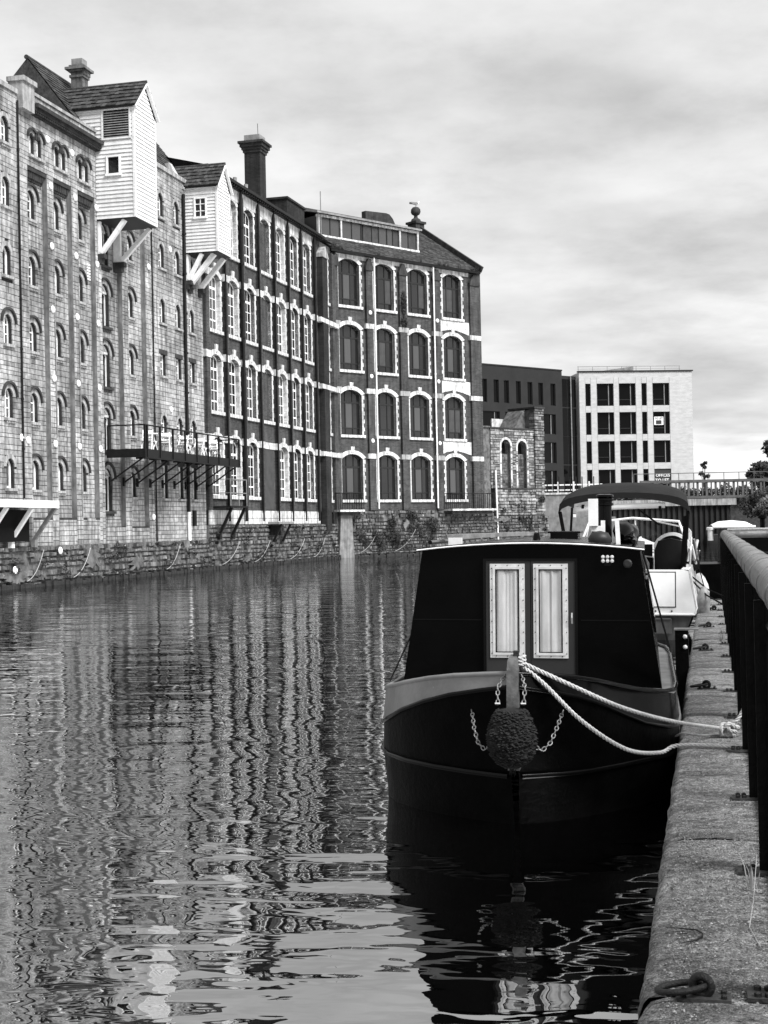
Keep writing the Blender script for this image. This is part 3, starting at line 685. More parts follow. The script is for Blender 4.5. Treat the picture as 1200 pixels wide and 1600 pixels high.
chm = part('chimney_stack', MB().box(9.85, 10.72, 0.7, 1.57, 17.5, 21.9), 'brick_dark', mill)
part('chimney_cap', MB().box(9.79, 10.78, 0.64, 1.63, 21.62, 21.76).box(9.73, 10.84, 0.58, 1.69, 21.76, 21.9).box(9.58, 10.99, 0.43, 1.84, 22.08, 22.2).box(9.66, 10.91, 0.51, 1.76, 21.9, 22.08), 'stone_dark', chm)
part('chimney_pot_base', MB().box(9.85, 10.72, 0.7, 1.57, 22.2, 22.55), 'lead', chm)
part('aerial', MB().tube([(9.9, 0.8, 22.5), (9.86, 0.8, 23.1)], 0.015, 5), 'iron', chm)
part('roof_house', MB().box(14.6, 17.6, 0.9, 2.7, 17.6, 20.2).box(14.5, 17.7, 0.82, 2.78, 20.2, 20.32), 'brick_dark', mill)
for x in (5.6, 7.1): part('flue', MB().tube([(x, 0.5, 18.4), (x + 0.1, 0.5, 19.25)], 0.11, 8), 'lead', mill)

# ================================================================ corner block of the mill, facing down the canal
corner = thing('brick_mill', 'four-bay brick mill block facing down the canal, dark windows and rooftop dormer', 'building', F_FA)
FX = [1.32, 4.17, 7.06, 10.15]; FW = 1.7; FRISE = 0.3; LEN = 12.55
FZ = [(3.45, 2.73), (7.32, 2.70), (11.2, 2.73), (15.05, 2.80)]
loops = [arch(cx, z, FW, h, FRISE) for cx in FX for z, h in FZ]
part('wall', MB().holes(rectl(0.0, LEN, 2.8, 18.2), loops, 0.0, 0.34), 'brick', corner)
part('side_wall', MB().box(LEN - 0.01, LEN + 0.3, 0.0, 11.5, 0.4, 18.2), 'brick', corner)
part('core', MB().box(0.1, LEN - 0.05, 0.5, 10, 0.4, 18.1), 'void', corner)
COLS, RWS = [-0.29, 0.29], [0.42, 1.95]
def corner_frame(h):
    return frame_mesh(FW - 0.02, h, FRISE, 0.06, [(x, 0.06) for x in COLS], [(0.42, 0.06), (1.95, 0.1)], 'dark_frame', d=0.07)
for i, cx in enumerate(FX):
    for k, (z, h) in enumerate(FZ):
        wd = link('window', cm(('cf', h), lambda: corner_frame(h)), corner, (cx, 0.2, z))
        xs = [-FW / 2 + 0.05] + COLS + [FW / 2 - 0.05]; zs = [0.05] + RWS
        for a in range(3):
            for b in range(2):
                pw_, ph = xs[a + 1] - xs[a], zs[b + 1] - zs[b]
                gm = 'glass_lit' if (b == 1 and a == 1 and R() < 0.55) else ('blind' if b == 1 and R() < 0.25 else 'glass')
                link('pane', cm(('cp', round(pw_, 3), round(ph, 3), gm), lambda: MB().box(0, pw_, 0, 0.01, 0, ph).mesh('pane', gm)), wd, (xs[a], 0.035, zs[b]))
        link('top_light', cm(('ct', h), lambda: pane_mesh(FW - 0.06, h - 1.95, FRISE, 'glass')), wd, (0, 0.04, 1.95))
        link('surround', cm(('cs', h), lambda: surround(FW, h, FRISE, 0.08, 0.12).mesh('surround', 'limewash')), wd, (0, -0.2, 0))
        if k < 3: link('keystone', cm(('ck', h), lambda: key_mesh(h + 0.08)), wd, (0, -0.2, 0))
FPX = [(0.02, 0.32), (2.6, 3.12), (5.38, 5.98), (8.36, 8.93), (11.7, 12.55)]
for a, b in FPX:
    part('pilaster', MB().box(a, b, -0.16, 0.0, 2.8, 17.3), 'brick', corner)
    part('pilaster_cap', MB().box(a - 0.06, b + 0.06, -0.22, 0.0, 17.3, 17.48).prism([(a - 0.06, 17.48), (b + 0.06, 17.48), ((a + b) / 2 + 0.1, 18.0), ((a + b) / 2 - 0.1, 18.0)], -0.22, 0.0), 'stone_dark', corner)
    for zt in (6.05, 9.97, 13.9): part('string_course', MB().box(a - 0.12, b + 0.12, -0.19, 0.0, zt - 0.13, zt + 0.17), 'limewash' if a > 11 or a == 2.6 else 'stone_trim', corner)
part('head_band', MB().box(0.3, 11.7, -0.045, 0.0, 17.86, 18.2), 'limewash', corner)
for z0_, z1_ in ((6.25, 7.14), (10.1, 11.02), (14.0, 14.87)):
    part('render_panel', MB().prism([(8.95, z0_ + 0.05), (9.3, z0_ + 0.2), (10.15, z0_ + 0.33), (11.0, z0_ + 0.2), (11.68, z0_ + 0.05), (11.68, z1_), (8.95, z1_)], -0.03, 0.0), 'white_render', corner)
for z in (7.0, 10.9, 14.75):
    for x in (2.86, 8.62): disc(corner, x, z, -0.17)
for x in (3.2, 8.28): pipe(corner, [(x, -0.24, 18.1), (x, -0.24, 2.9)], 0.05, 'white_paint')
# roof, dormer strip, gable with ball finial
roof = part('roof', MB().add([(-0.3, -0.25, 18.25), (LEN, -0.25, 18.25), (LEN, 5.6, 22.0), (-0.3, 5.6, 22.0), (-0.3, -0.25, 18.15), (LEN, -0.25, 18.15), (LEN, 11.3, 18.2), (-0.3, 11.3, 18.2)], [(0, 1, 2, 3), (0, 4, 5, 1), (3, 2, 6, 7)]), 'slate', corner)
m = MB(); tiles(m, -0.3, LEN, -0.3, 18.24, 5.55, 22.0, 26, 0.4, 0.03); part('slates', m, 'slate', roof, stuff=True)
part('eaves', MB().box(-0.3, LEN, -0.34, 0.0, 18.1, 18.26), 'iron', corner)
dm = part('dormer', MB().box(0.3, 8.6, 1.55, 5.5, 18.9, 20.62), 'dark_frame', corner)
part('dormer_sill', MB().box(0.2, 8.65, 1.3, 1.6, 19.2, 19.42), 'white_render', dm)
part('dormer_fascia', MB().box(0.2, 8.65, 1.35, 1.6, 20.52, 20.66), 'limewash', dm)
part('dormer_roof', MB().add([(0.0, 1.2, 20.68), (8.8, 1.2, 20.68), (8.8, 3.6, 21.25), (0.0, 3.6, 21.25), (0.0, 1.2, 20.8), (8.8, 1.2, 20.8), (8.8, 3.6, 21.4), (0.0, 3.6, 21.4), (8.8, 5.6, 21.3), (0, 5.6, 21.3)], [(3, 2, 1, 0), (4, 5, 6, 7), (0, 1, 5, 4), (1, 2, 6, 5), (3, 0, 4, 7), (7, 6, 8, 9)]), 'lead', dm)
for x in (0.3, 2.05, 7.02, 8.6): part('dormer_post', MB().box(x - 0.06, x + 0.06, 1.38, 1.58, 19.42, 20.52), 'limewash', dm)
xs = [0.42, 1.2, 2.0, 2.15, 2.95, 3.75, 3.9, 4.65, 4.8, 5.5, 5.65, 6.35, 6.5, 6.95, 7.12, 7.8, 8.5]
for a, b in [(0.42, 1.2), (1.24, 1.98), (2.16, 2.95), (2.99, 3.72), (3.95, 4.62), (4.68, 5.2), (5.3, 5.9), (6.0, 6.42), (6.5, 6.92), (7.12, 7.78), (7.84, 8.5)]:
    pn = part('dormer_window', MB().box(a, b, 1.5, 1.56, 19.5, 20.46), 'glass_lit' if R() < 0.6 else 'blind', dm)
    part('dormer_mullion', MB().box(b, b + 0.05, 1.46, 1.56, 19.42, 20.52), 'dark_frame', dm)
part('gable_coping', MB().bar((LEN + 0.15, -0.3, 18.4), (LEN + 0.15, 5.5, 22.1), 0.4, 0.18, (1, 0, 0)), 'stone_dark', corner)
part('gable_wall', MB().add([(LEN - 0.02, 0, 18.1), (LEN - 0.02, 11.2, 18.1), (LEN - 0.02, 5.6, 22.05), (LEN + 0.3, 0, 18.1), (LEN + 0.3, 11.2, 18.1), (LEN + 0.3, 5.6, 22.05)], [(0, 1, 2), (3, 5, 4), (0, 2, 5, 3), (1, 4, 5, 2)]), 'brick', corner)
fin = part('finial', MB().box(LEN - 0.35, LEN + 0.45, 5.2, 6.0, 21.3, 22.35).box(LEN - 0.45, LEN + 0.55, 5.1, 6.1, 22.35, 22.5).lathe([(0.38, 22.5), (0.3, 22.7), (0.14, 22.8), (0.12, 22.95), (0.28, 23.05), (0.34, 23.2), (0.32, 23.38), (0.2, 23.52), (0.02, 23.57)], 14, (LEN + 0.05, 5.6, 0)), 'stone_dark', corner, smooth=40)
prof = [(8.7, 21.4), (12.2, 21.4), (12.2, 21.9), (11.9, 21.95), (11.5, 22.2), (11.2, 22.7), (10.9, 22.95), (10.6, 23.0), (8.7, 22.9)]
part('curved_parapet', MB().prism(prof, 6.4, 6.8), 'stone_dark', corner)
part('ridge', MB().box(-0.3, 9.0, 5.3, 5.9, 21.9, 22.05), 'slate', corner)
pipe(corner, [(0.35, 1.3, 19.4), (0.35, 1.3, 22.0)], 0.03, 'lead', collars=False)
# ================================================================ water, banks, ground
def water_mat():
    g = NG('canal water')
    rot = g.n('ShaderNodeMapping'); rot.inputs['Rotation'].default_value = (0, 0, 0.12); g.l(g.tc, rot.inputs[0]); rv = rot.outputs[0]
    n1 = g.noise(1.7, 2, 0.5, (0.4, 1.0, 1), vec=rv, dist=0.5)
    n2 = g.noise(5.0, 2, 0.5, (0.55, 1.0, 1), (3, 1, 0), vec=rv, dist=0.3)
    n3 = g.noise(0.35, 2, 0.5, (0.6, 1, 1), (8, 3, 0), vec=rv)
    patch = g.ramp(g.noise(0.06, 3, 0.5, (1, 0.6, 1), (2, 9, 0)), (0.35, 0.45), (0.65, 1.0))
    patch2 = g.ramp(g.noise(0.11, 3, 0.5, (0.7, 1, 1), (5, 1, 0)), (0.38, 0.6), (0.62, 1.15))
    nb = g.bump(g.math('MULTIPLY', n2, patch), 1.0, WAVE2, g.bump(g.math('MULTIPLY', n1, patch2), 1.0, WAVE1, g.bump(n3, 1.0, WAVE0)))
    m = g.done(0.0008, 0.012, nb, 0, 0.5); g.b.inputs['IOR'].default_value = 5.2
    return m
WAVE0, WAVE1, WAVE2 = 0.028, 0.022, 0.0046
MAT['water'] = water_mat()
MAT['earth'] = surf('earth and gravel', 0.06, 0.14, 2, bump=0.6, bs=6)
struct(part('ground', MB().box(-900, 900, -200, 1500, -2.2, -1.6), 'earth'))
wm_ = MB().add([(-60, -30, 0), (90, -30, 0), (90, 150, 0), (-60, 150, 0)], [(0, 1, 2, 3)])
struct(part('canal_water', wm_, 'water'))
bank = struct(part('left_bank', MB().box(-30, 20, 0.6, 60, -1.6, 1.2), 'earth')); bank.matrix_world = F_ST
bank2 = struct(part('far_bank', MB().box(-2, 14, 0.6, 60, -1.6, 2.2), 'earth')); bank2.matrix_world = F_FA
struct(part('town_ground', MB().box(-60, 140, 128, 900, -1.6, 2.9), 'earth'))

# rubble canal walls
def rubble(root, x0, x1, z1, ch=0.2, bl=0.33, y=-0.16, nobj=0, zb=0.0, name='wall'):
    wl = part('backing', MB().box(x0, x1, y + 0.1, y + 0.9, -1.2, z1 - 0.02), 'rubble_back', root)
    rc = courses(x0, x1, zb, z1, ch, bl, [], gap=0.012, jit=0.03); rc = [r_ for r_ in rc if R() > 0.1]; m = MB()
    rc.sort(key=lambda r_: -(r_[1] - r_[0]) * (r_[3] - r_[2]))
    for i, (a, b, c, d) in enumerate(rc):
        mm = MB() if i < nobj else m; yf = y - U(0, 0.05) * (2 if R() < 0.15 else 1); t = U(0.55, 1.3); e = 0.045
        v = [(a, y + 0.2, c), (b, y + 0.2, c), (b, y + 0.2, d), (a, y + 0.2, d)] + [(a + U(0, e), yf + U(0, 0.03), c + U(0, e)), (b - U(0, e), yf + U(0, 0.03), c + U(0, e)), (b - U(0, e), yf + U(0, 0.03), d - U(0, e)), (a + U(0, e), yf + U(0, 0.03), d - U(0, e))]
        mm.add(v, [(4, 5, 6, 7), (0, 1, 5, 4), (1, 2, 6, 5), (2, 3, 7, 6), (3, 0, 4, 7)], t)
        if i < nobj: part('stone', mm, 'rubble', root)
    part('stones', m, 'rubble', root, stuff=True)
    for _ in range(int((x1 - x0) * 0.18)):   # ragged patches of old render over the stones
        cx, cz, w_, h_ = U(x0 + 0.5, x1 - 0.5), U(0.2, z1 - 0.15), U(0.25, 0.9), U(0.15, 0.5); n_ = 26
        pl_ = [(min(x1, max(x0, cx + w_ * U(0.35, 1.15) * math.cos(k * 2 * math.pi / n_))), min(z1, max(0.0, cz + h_ * U(0.35, 1.15) * math.sin(k * 2 * math.pi / n_)))) for k in range(n_)]
        part('render_patch', MB().prism(pl_, y - U(0.06, 0.11), y + 0.1), 'rubble_back', root)
    wb = MB(); n = int((x1 - x0) / 0.25)
    for i in range(n):
        x = x0 + (x1 - x0) * i / n; wb.box(x, x + 0.25, y - U(0.1, 0.2), y + 0.1, -0.3, U(0.08, 0.2))
    part('weed_fringe', wb, 'weed_line', root, stuff=True)
w1 = thing('canal_wall', 'low rubble stone canal wall under the pale stone warehouses', 'canal wall', F_ST)
rubble(w1, -24.6, 0.0, 1.4, nobj=120, y=-0.2)
w2 = thing('canal_wall', 'stained rubble canal wall under the long brick mill', 'canal wall', F_BR)
rubble(w2, 0.02, 19.3, 2.04, nobj=80, y=-0.22)
w3 = thing('canal_wall', 'ivy-grown rubble canal wall under the four-bay brick block', 'canal wall', F_FA)
rubble(w3, 0.9, 13.6, 2.8, nobj=60, y=-0.12)
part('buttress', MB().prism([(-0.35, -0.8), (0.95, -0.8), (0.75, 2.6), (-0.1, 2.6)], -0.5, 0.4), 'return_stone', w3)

# hanging ropes along the canal walls
def hang(pa, pb, sag, label, cat='rope', r=0.013, mat='rope_old', grp=None):
    a, b = Vector(pa), Vector(pb); pts = []
    for i in range(13):
        t = i / 12; p = a.lerp(b, t); p.z -= sag * 4 * t * (1 - t) * (1.0 - 0.3 * t); pts.append(p)
    return tag(part('hanging_rope', MB().tube(pts, r, 6), mat, smooth=60), label, cat, grp)
MAT['rope_old'] = surf('weathered grey rope', 0.22, 0.4, 20, bump=0.4, bs=60)
HR = [(F_ST, -16.2, -17.4), (F_ST, -12.6, -14.0), (F_ST, -4.0, -5.5), (F_BR, 3.2, 1.0), (F_BR, 7.4, 5.2), (F_BR, 12.8, 10.4), (F_BR, 16.4, 14.4)]
HL = ['leftmost pale rope drooping down the rubble canal wall', 'pale rope drooping below the three recessed bays', 'thin rope hanging below the steel terrace', 'pale rope drooping under the small railed landing',
      'pale rope drooping left of the low bracket landing', 'pale rope drooping right of the low bracket landing', 'rightmost pale rope on the wall under the long brick mill']
for (f_, xa, xb), lb in zip(HR, HL):
    hang(f_ @ Vector((xa, -0.36, 1.25)), f_ @ Vector((xb, -0.36, 0.22)), 0.28, lb, grp='ropes hanging on the canal wall')
for (xa, xb, lb) in ((1.6, 3.0, 'left of two ropes looped on the ivy-grown wall'), (4.4, 6.2, 'right of two ropes looped on the ivy-grown wall')):
    hang(F_FA @ Vector((xb, -0.3, 1.6)), F_FA @ Vector((xa, -0.3, 0.3)), 0.3, lb, grp='ropes hanging on the canal wall')
disc(w1, -18.15, 0.62, -0.32); disc(w1, -14.9, 1.2, -0.3)

# ================================================================ steel terrace with chairs
ter = thing('terrace', 'black steel terrace on brackets projecting from the stone warehouse', 'terrace', F_ST)
TX0, TX1, TY, TZ = -10.35, 0.15, -1.55, 4.95
part('deck', MB().box(TX0, TX1, TY + 0.04, -0.03, TZ - 0.07, TZ), 'iron', ter)
part('edge_beam', MB().box(TX0 - 0.04, TX1 + 0.04, TY - 0.04, TY + 0.03, TZ - 0.3, TZ + 0.02).box(TX0 - 0.04, TX0 + 0.03, TY + 0.03, -0.03, TZ - 0.3, TZ + 0.02).box(TX0 - 0.06, TX1 + 0.06, TY - 0.09, TY + 0.03, TZ - 0.34, TZ - 0.3), 'iron', ter)
tps = [TX0 + 0.02, TX0 + 0.25] + [TX0 + 1.5 + i * (TX1 - TX0 - 1.5) / 7 for i in range(8)]
for x in tps: part('post', MB().box(x - 0.035, x + 0.035, TY - 0.075, TY - 0.005, TZ - 0.3, TZ + 0.93), 'iron', ter)
part('post', MB().box(TX0 - 0.03, TX0 + 0.03, -0.12, -0.05, TZ - 0.2, TZ + 0.9), 'iron', ter)
part('handrail', MB().tube([(TX0, -0.05, TZ + 0.93), (TX0, TY - 0.04, TZ + 0.93), (TX1, TY - 0.04, TZ + 0.93), (TX1, -0.05, TZ + 0.93)], 0.03, 6), 'iron', ter)
for i in range(9):
    x = TX0 + 0.2 + i * 1.28
    part('bracket', MB().tube([(x, TY + 0.1, TZ - 0.3), (x, -0.05, 3.75)], 0.035, 6).box(x - 0.06, x + 0.06, -0.08, 0.0, 3.6, 3.95).box(x - 0.04, x + 0.04, TY + 0.1, 0, TZ - 0.22, TZ - 0.07), 'iron', ter)
# white folding chairs and tables
def chair(lbl):
    c = thing('folding_chair', lbl, 'chair', group='white folding chairs on the terrace')
    part('seat', MB().box(-0.19, 0.19, -0.18, 0.18, 0.42, 0.45), 'chair', c)
    part('backrest', MB().box(-0.19, 0.19, 0.2, 0.225, 0.66, 0.84).box(-0.19, 0.19, 0.19, 0.215, 0.53, 0.6), 'chair', c)
    for sx in (-0.19, 0.19):
        part('leg', MB().bar((sx, -0.22, 0), (sx, 0.22, 0.86), 0.035), 'chair', c); part('leg', MB().bar((sx * 0.85, 0.24, 0), (sx * 0.85, -0.17, 0.43), 0.035), 'chair', c)
    return c
def table(lbl):
    t = thing('bistro_table', lbl, 'table', group='bistro tables on the terrace')
    part('tabletop', MB().lathe([(0.3, 0.69), (0.31, 0.7), (0.31, 0.72), (0.3, 0.73)], 16), 'chair', t)
    for a in range(3): part('leg', MB().bar((0.22 * math.cos(a * 2.1), 0.22 * math.sin(a * 2.1), 0), (0.05 * math.cos(a * 2.1), 0.05 * math.sin(a * 2.1), 0.69), 0.03), 'chair', t)
    return t
cx_list = [-8.75, -7.95, -7.0, -6.2, -5.1, -4.3, -3.3, -2.5, -1.55, -0.75]
c0 = chair('x')
for i, x in enumerate(cx_list):
    c = c0 if i == 0 else copy_tree(c0)
    c['label'] = '%s white folding chair from the left on the steel terrace' % ORD[i] if i < 9 else 'rightmost white folding chair on the steel terrace'
    c.matrix_world = F_ST @ T_((x, -1.0 + 0.2 * (i % 2), TZ)) @ Matrix.Rotation(U(-0.4, 0.4) + (1.4 if i % 2 else -1.4), 4, 'Z')
t0 = table('x')
for i in range(5):
    t = t0 if i == 0 else copy_tree(t0); t['label'] = '%s small white table from the left on the steel terrace' % ORD[i]
    t.matrix_world = F_ST @ T_(((cx_list[2 * i] + cx_list[2 * i + 1]) / 2, -0.95, TZ))
# ================================================================ landings and balconies over the water
ld = thing('loading_platform', 'white painted timber loading platform on two brackets at the left edge', 'platform', F_ST)
part('deck', MB().box(-20.6, -16.62, -1.1, -0.02, 2.76, 2.84), 'lead', ld)
part('edge_beam', MB().box(-20.6, -16.58, -1.16, -1.1, 2.66, 2.9).box(-16.62, -16.56, -1.1, -0.02, 2.66, 2.9), 'white_paint', ld)
for x in (-16.68, -18.25, -19.9):
    part('bracket', MB().bar((x, -1.05, 2.66), (x, -0.2, 1.5), 0.12, 0.12, (1, 0, 0)).box(x - 0.1, x + 0.1, -0.34, -0.2, 1.35, 1.6), 'white_paint' if x < -17 else 'lead', ld)
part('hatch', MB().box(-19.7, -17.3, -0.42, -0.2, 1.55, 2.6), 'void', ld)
l2 = thing('landing', 'small railed steel landing beside the stone and brick joint', 'landing', F_BR)
part('deck', MB().box(0.6, 2.75, -1.0, -0.05, 2.82, 2.9), 'iron', l2)
for x in (0.85, 2.5): part('bracket', MB().bar((x, -0.92, 2.82), (x, -0.25, 1.5), 0.12, 0.12, (1, 0, 0)).box(x - 0.12, x + 0.12, -0.36, -0.2, 1.36, 1.6), 'iron', l2)
for x in (0.65, 1.7, 2.7): part('post', MB().tube([(x, -0.95, 2.9), (x, -0.95, 4.15)], 0.022, 6), 'iron_grey', l2)
for z in (3.5, 4.13): part('rail', MB().tube([(0.65, -0.1, z), (0.65, -0.95, z), (2.7, -0.95, z), (2.7, -0.1, z)], 0.022, 6), 'iron_grey', l2)
l3 = thing('landing', 'low dark landing on two struts near the water below the brick mill', 'landing', F_BR)
part('deck', MB().box(7.4, 9.7, -0.85, -0.25, 2.05, 2.16), 'lead', l3)
for x in (7.9, 9.3): part('bracket', MB().bar((x, -0.8, 2.05), (x, -0.35, 1.15), 0.1, 0.1, (1, 0, 0)), 'iron', l3)
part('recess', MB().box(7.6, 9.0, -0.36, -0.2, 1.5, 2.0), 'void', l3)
def balcony(label, x0, x1):
    b = thing('balcony', label, 'balcony', F_FA)
    part('slab', MB().box(x0, x1, -0.9, -0.02, 2.72, 2.84), 'limewash', b); part('slab_bracket', MB().box(x0 + 0.2, x1 - 0.2, -0.7, -0.02, 2.5, 2.72), 'stone_dark', b)
    part('handrail', MB().tube([(x0 + 0.05, -0.05, 3.82), (x0 + 0.05, -0.85, 3.82), (x1 - 0.05, -0.85, 3.82), (x1 - 0.05, -0.05, 3.82)], 0.025, 6), 'iron', b)
    n = int((x1 - x0) / 0.19)
    for i in range(n + 1):
        x = x0 + 0.05 + (x1 - x0 - 0.1) * i / n; part('baluster', cm('bal', lambda: MB().box(-0.011, 0.011, -0.861, -0.839, 2.84, 3.82).mesh('baluster', 'iron')), b, (x, 0, 0)) if False else link('baluster', cm('bal', lambda: MB().box(-0.011, 0.011, -0.861, -0.839, 2.84, 3.82).mesh('baluster', 'iron')), b, (x, 0, 0))
    for i in range(4): link('baluster', cm('bal', None), b, (x0 + 0.05, 0.17 * (i + 1), 0)); link('baluster', cm('bal', None), b, (x1 - 0.05, 0.17 * (i + 1), 0))
balcony('small iron balcony at the inner corner of the brick block', -0.5, 1.45)
balcony('wider iron balcony at the right end of the brick block', 8.9, 13.0)

# ================================================================ ruined wall with two arched openings
F_RU = frame((7.126, 93.5), A_FA)
ru = thing('ruined_wall', 'roofless rubble ruin with two tall blocked arches beside the brick block', 'ruin', F_RU)
ML = lambda: None
MAT['ruin'] = surf('ruin rubble stone', 0.07, 0.36, 4, tone=True, streak=0.35, bump=0.8, bs=12, rough=0.95, spots=(3.2, 0.62, 0.04))
bk = MB(); ops = [(1.56, 0.92, 4.25, 3.25, 0.44, 0.16), (3.2, 0.94, 4.25, 3.2, 0.44, 0.16)]
bk.holes(rectl(0.05, 4.45, 4.2, 8.2), [arch(o[0], o[2], o[1], o[3], o[4]) for o in ops], 0.03, 0.6)
part('backing', bk, 'rubble_back', ru)
put_blocks(ru, courses(0.05, 4.4, 4.2, 8.2, 0.19, 0.33, ops, gap=0.03, jit=0.02), 0.0, 'ruin', 110, name='stone', proud=0.05, lo=0.45, hi=1.4, key=lambda r_: -(r_[1] - r_[0]))
put_blocks(ru, courses(4.42, 5.38, 2.4, 9.7, 0.21, 0.36, [], gap=0.03, jit=0.02), -0.12, 'ruin', 60, name='pier_stone', proud=0.05, lo=0.3, hi=1.1, depth=0.5)
put_blocks(ru, courses(0.5, 4.42, 2.4, 4.16, 0.2, 0.34, [], gap=0.03, jit=0.02), -0.06, 'ruin', 60, name='base_stone', proud=0.07, lo=0.4, hi=1.4, depth=0.4)
part('pier_core', MB().box(4.45, 5.34, 0.1, 2.2, 0.4, 9.6).box(0.5, 4.45, 0.1, 0.7, 0.4, 4.16), 'rubble_back', ru)
for o in ops:
    a = part('arch_stones', MB().ring(arch(o[0], o[2], o[1], o[3], o[4], 10, 0.16, o[2]), arch(o[0], o[2], o[1], o[3], o[4], 10, 0.0), -0.03, 0.3), 'limewash', ru)
    inf = part('infill', MB().box(o[0] - o[1] / 2, o[0] + o[1] / 2, 0.3, 0.6, o[2], 6.55), 'rubble_back', ru)
    put_blocks(inf, courses(o[0] - o[1] / 2, o[0] + o[1] / 2, o[2], 6.5, 0.19, 0.3, [], gap=0.03), 0.27, 'ruin', 0, lo=0.2, hi=0.7)
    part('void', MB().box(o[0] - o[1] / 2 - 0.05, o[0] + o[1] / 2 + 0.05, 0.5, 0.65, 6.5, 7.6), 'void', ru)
part('coping', MB().box(0.0, 4.5, -0.08, 0.65, 8.2, 8.3), 'stone_dark', ru); part('string_course', MB().box(0.4, 5.45, -0.14, 0.3, 4.14, 4.24), 'stone_dark', ru)
part('raking_coping', MB().prism([(3.3, 8.3), (4.45, 8.3), (4.45, 9.7), (4.2, 9.5), (3.8, 9.0)], 0.75, 2.2), 'rubble_back', ru)
part('pier_coping', MB().box(4.35, 5.45, -0.2, 2.25, 9.7, 9.82), 'stone_dark', ru)
part('render_panel', MB().box(2.75, 4.4, 2.3, 2.4, 7.9, 9.1), 'white_render', ru)
part('side_wall', MB().box(-1.2, 0.05, 0.05, 0.6, 0.4, 8.25).box(-1.2, 0.0, -0.06, 0.7, 8.25, 8.35), 'rubble_back', ru)
pipe(ru, [(0.28, -0.2, 5.4), (0.4, -0.2, 0.5)], 0.06, 'white_paint', collars=False)
w4 = thing('canal_wall', 'rubble canal wall below the two-arched ruin', 'canal wall', F_RU)
rubble(w4, -0.1, 5.6, 2.38, nobj=40, y=-0.24)
struct(part('ruin_bank', MB().box(-1, 14, 0.5, 30, -1.6, 2.2), 'earth')).matrix_world = F_RU

# ================================================================ modern offices
F_WB = frame((23.7335, 170), rad(84.5)); F_DB = frame((23.58, 170), math.atan(2600 / 2200))
MAT['pale_brick'] = surf('pale office brick', 0.38, 0.52, 1.2, bump=0.2, bs=8, rough=0.9, stretch=(1, 1, 3))
MAT['dark_clad'] = surf('dark office cladding', 0.010, 0.017, 0.6, bump=0.1, rough=0.7)
MAT['office_glass'] = glassmat('office glass', 0.003, 0.02, 0.12)
wb = thing('office_block', 'pale four-storey modern office block with deep dark windows', 'building', F_WB)
VX = [(0.92, 1.56), (2.33, 4.39), (5.06, 7.12), (7.87, 8.5), (9.24, 11.31)]
VZ = [(15.87, 18.59), (12.39, 15.10), (8.91, 11.61), (5.4, 8.16)]
wl = part('wall', MB().holes(rectl(0.15, 14.15, 3, 20.0), [rectl(a, b, c, d) for a, b in VX for c, d in VZ], 0, 0.45), 'pale_brick', wb)
part('return_wall', MB().box(0.15, 14.15, 0.6, 16, 2.9, 19.98).box(14.149, 14.15, 0, 0.6, 3, 20).box(0.15, 0.16, 0, 0.6, 3, 20).box(0.15, 14.15, 0, 0.6, 19.99, 20.0), 'pale_brick', wb)
part('parapet_cap', MB().box(0.0, 14.3, -0.12, 0.5, 20.0, 20.14), 'dark_frame', wb)
for a, b in VX:
    for c, d in VZ:
        win = part('window', MB().ring(rectl(a, b, c, d), rectl(a + 0.07, b - 0.07, c + 0.07, d - 0.07), 0.25, 0.4), 'dark_frame', wb)
        part('pane', MB().box(a + 0.03, b - 0.03, 0.36, 0.38, c + 0.03, d - 0.03), 'office_glass', win)
        if b - a > 1:
            part('mullion', MB().box(b - 0.62, b - 0.52, 0.24, 0.37, c + 0.07, d - 0.07), 'lead', win)
            part('transom', MB().box(a + 0.07, b - 0.62, 0.3, 0.37, c + 0.72, c + 0.8), 'dark_frame', win)
for x in VX: part('pier_joint', MB().box(x[0] - 0.03, x[0], -0.012, 0.0, 3, 19.3).box(x[1], x[1] + 0.03, -0.012, 0, 3, 19.3), 'stone_trim', wb)
part('roof_rail', MB().tube([(0.2, 0.9, 20.75), (13.0, 0.9, 20.75)], 0.03, 5).tube([(0.2, 0.9, 20.45), (13.0, 0.9, 20.45)], 0.02, 5), 'lead', wb)
for i in range(8): part('rail_post', MB().tube([(0.3 + i * 1.8, 0.9, 20.0), (0.3 + i * 1.8, 0.9, 20.75)], 0.03, 5), 'lead', wb)
part('roof_plant', MB().prism([(2.3, 20.14), (7.3, 20.14), (7.3, 20.78), (7.1, 20.78)], 1.4, 4), 'lead', wb)
MAT['sign_white'] = flat('sign white', 0.75, 0.6); MAT['sign_dark'] = flat('sign dark', 0.02, 0.6)
def text_obj(s_, size, mat, M_, parent=None, ext=0.006, name='lettering'):
    cu = bpy.data.curves.new('lettering', 'FONT'); cu.body = s_; cu.size = size; cu.align_x = 'CENTER'; cu.align_y = 'CENTER'; cu.extrude = ext; cu.offset = size * 0.02
    ob = bpy.data.objects.new('t', cu); C.objects.link(ob); bpy.context.view_layer.update()
    me = bpy.data.meshes.new_from_object(ob.evaluated_get(bpy.context.evaluated_depsgraph_get())); bpy.data.objects.remove(ob)
    me.materials.clear(); me.materials.append(MAT[mat]); o = link(name, me, parent); o.matrix_local = M_; return o
RX = Matrix.Rotation(rad(90), 4, 'X')
sg = thing('sign', 'white TO LET notice board in a third-floor office window', 'sign', F_WB)
part('board', MB().box(9.4, 10.55, 0.18, 0.22, 13.5, 14.5), 'sign_white', sg); text_obj('TO LET', 0.3, 'sign_dark', T_((9.98, 0.175, 14.28)) @ RX, sg)
part('printed_block', MB().box(9.62, 10.3, 0.165, 0.18, 13.6, 14.06), 'sign_dark', sg)
sg = thing('sign', 'dark OFFICES TO LET banner with white lettering at ground floor', 'sign', F_WB)
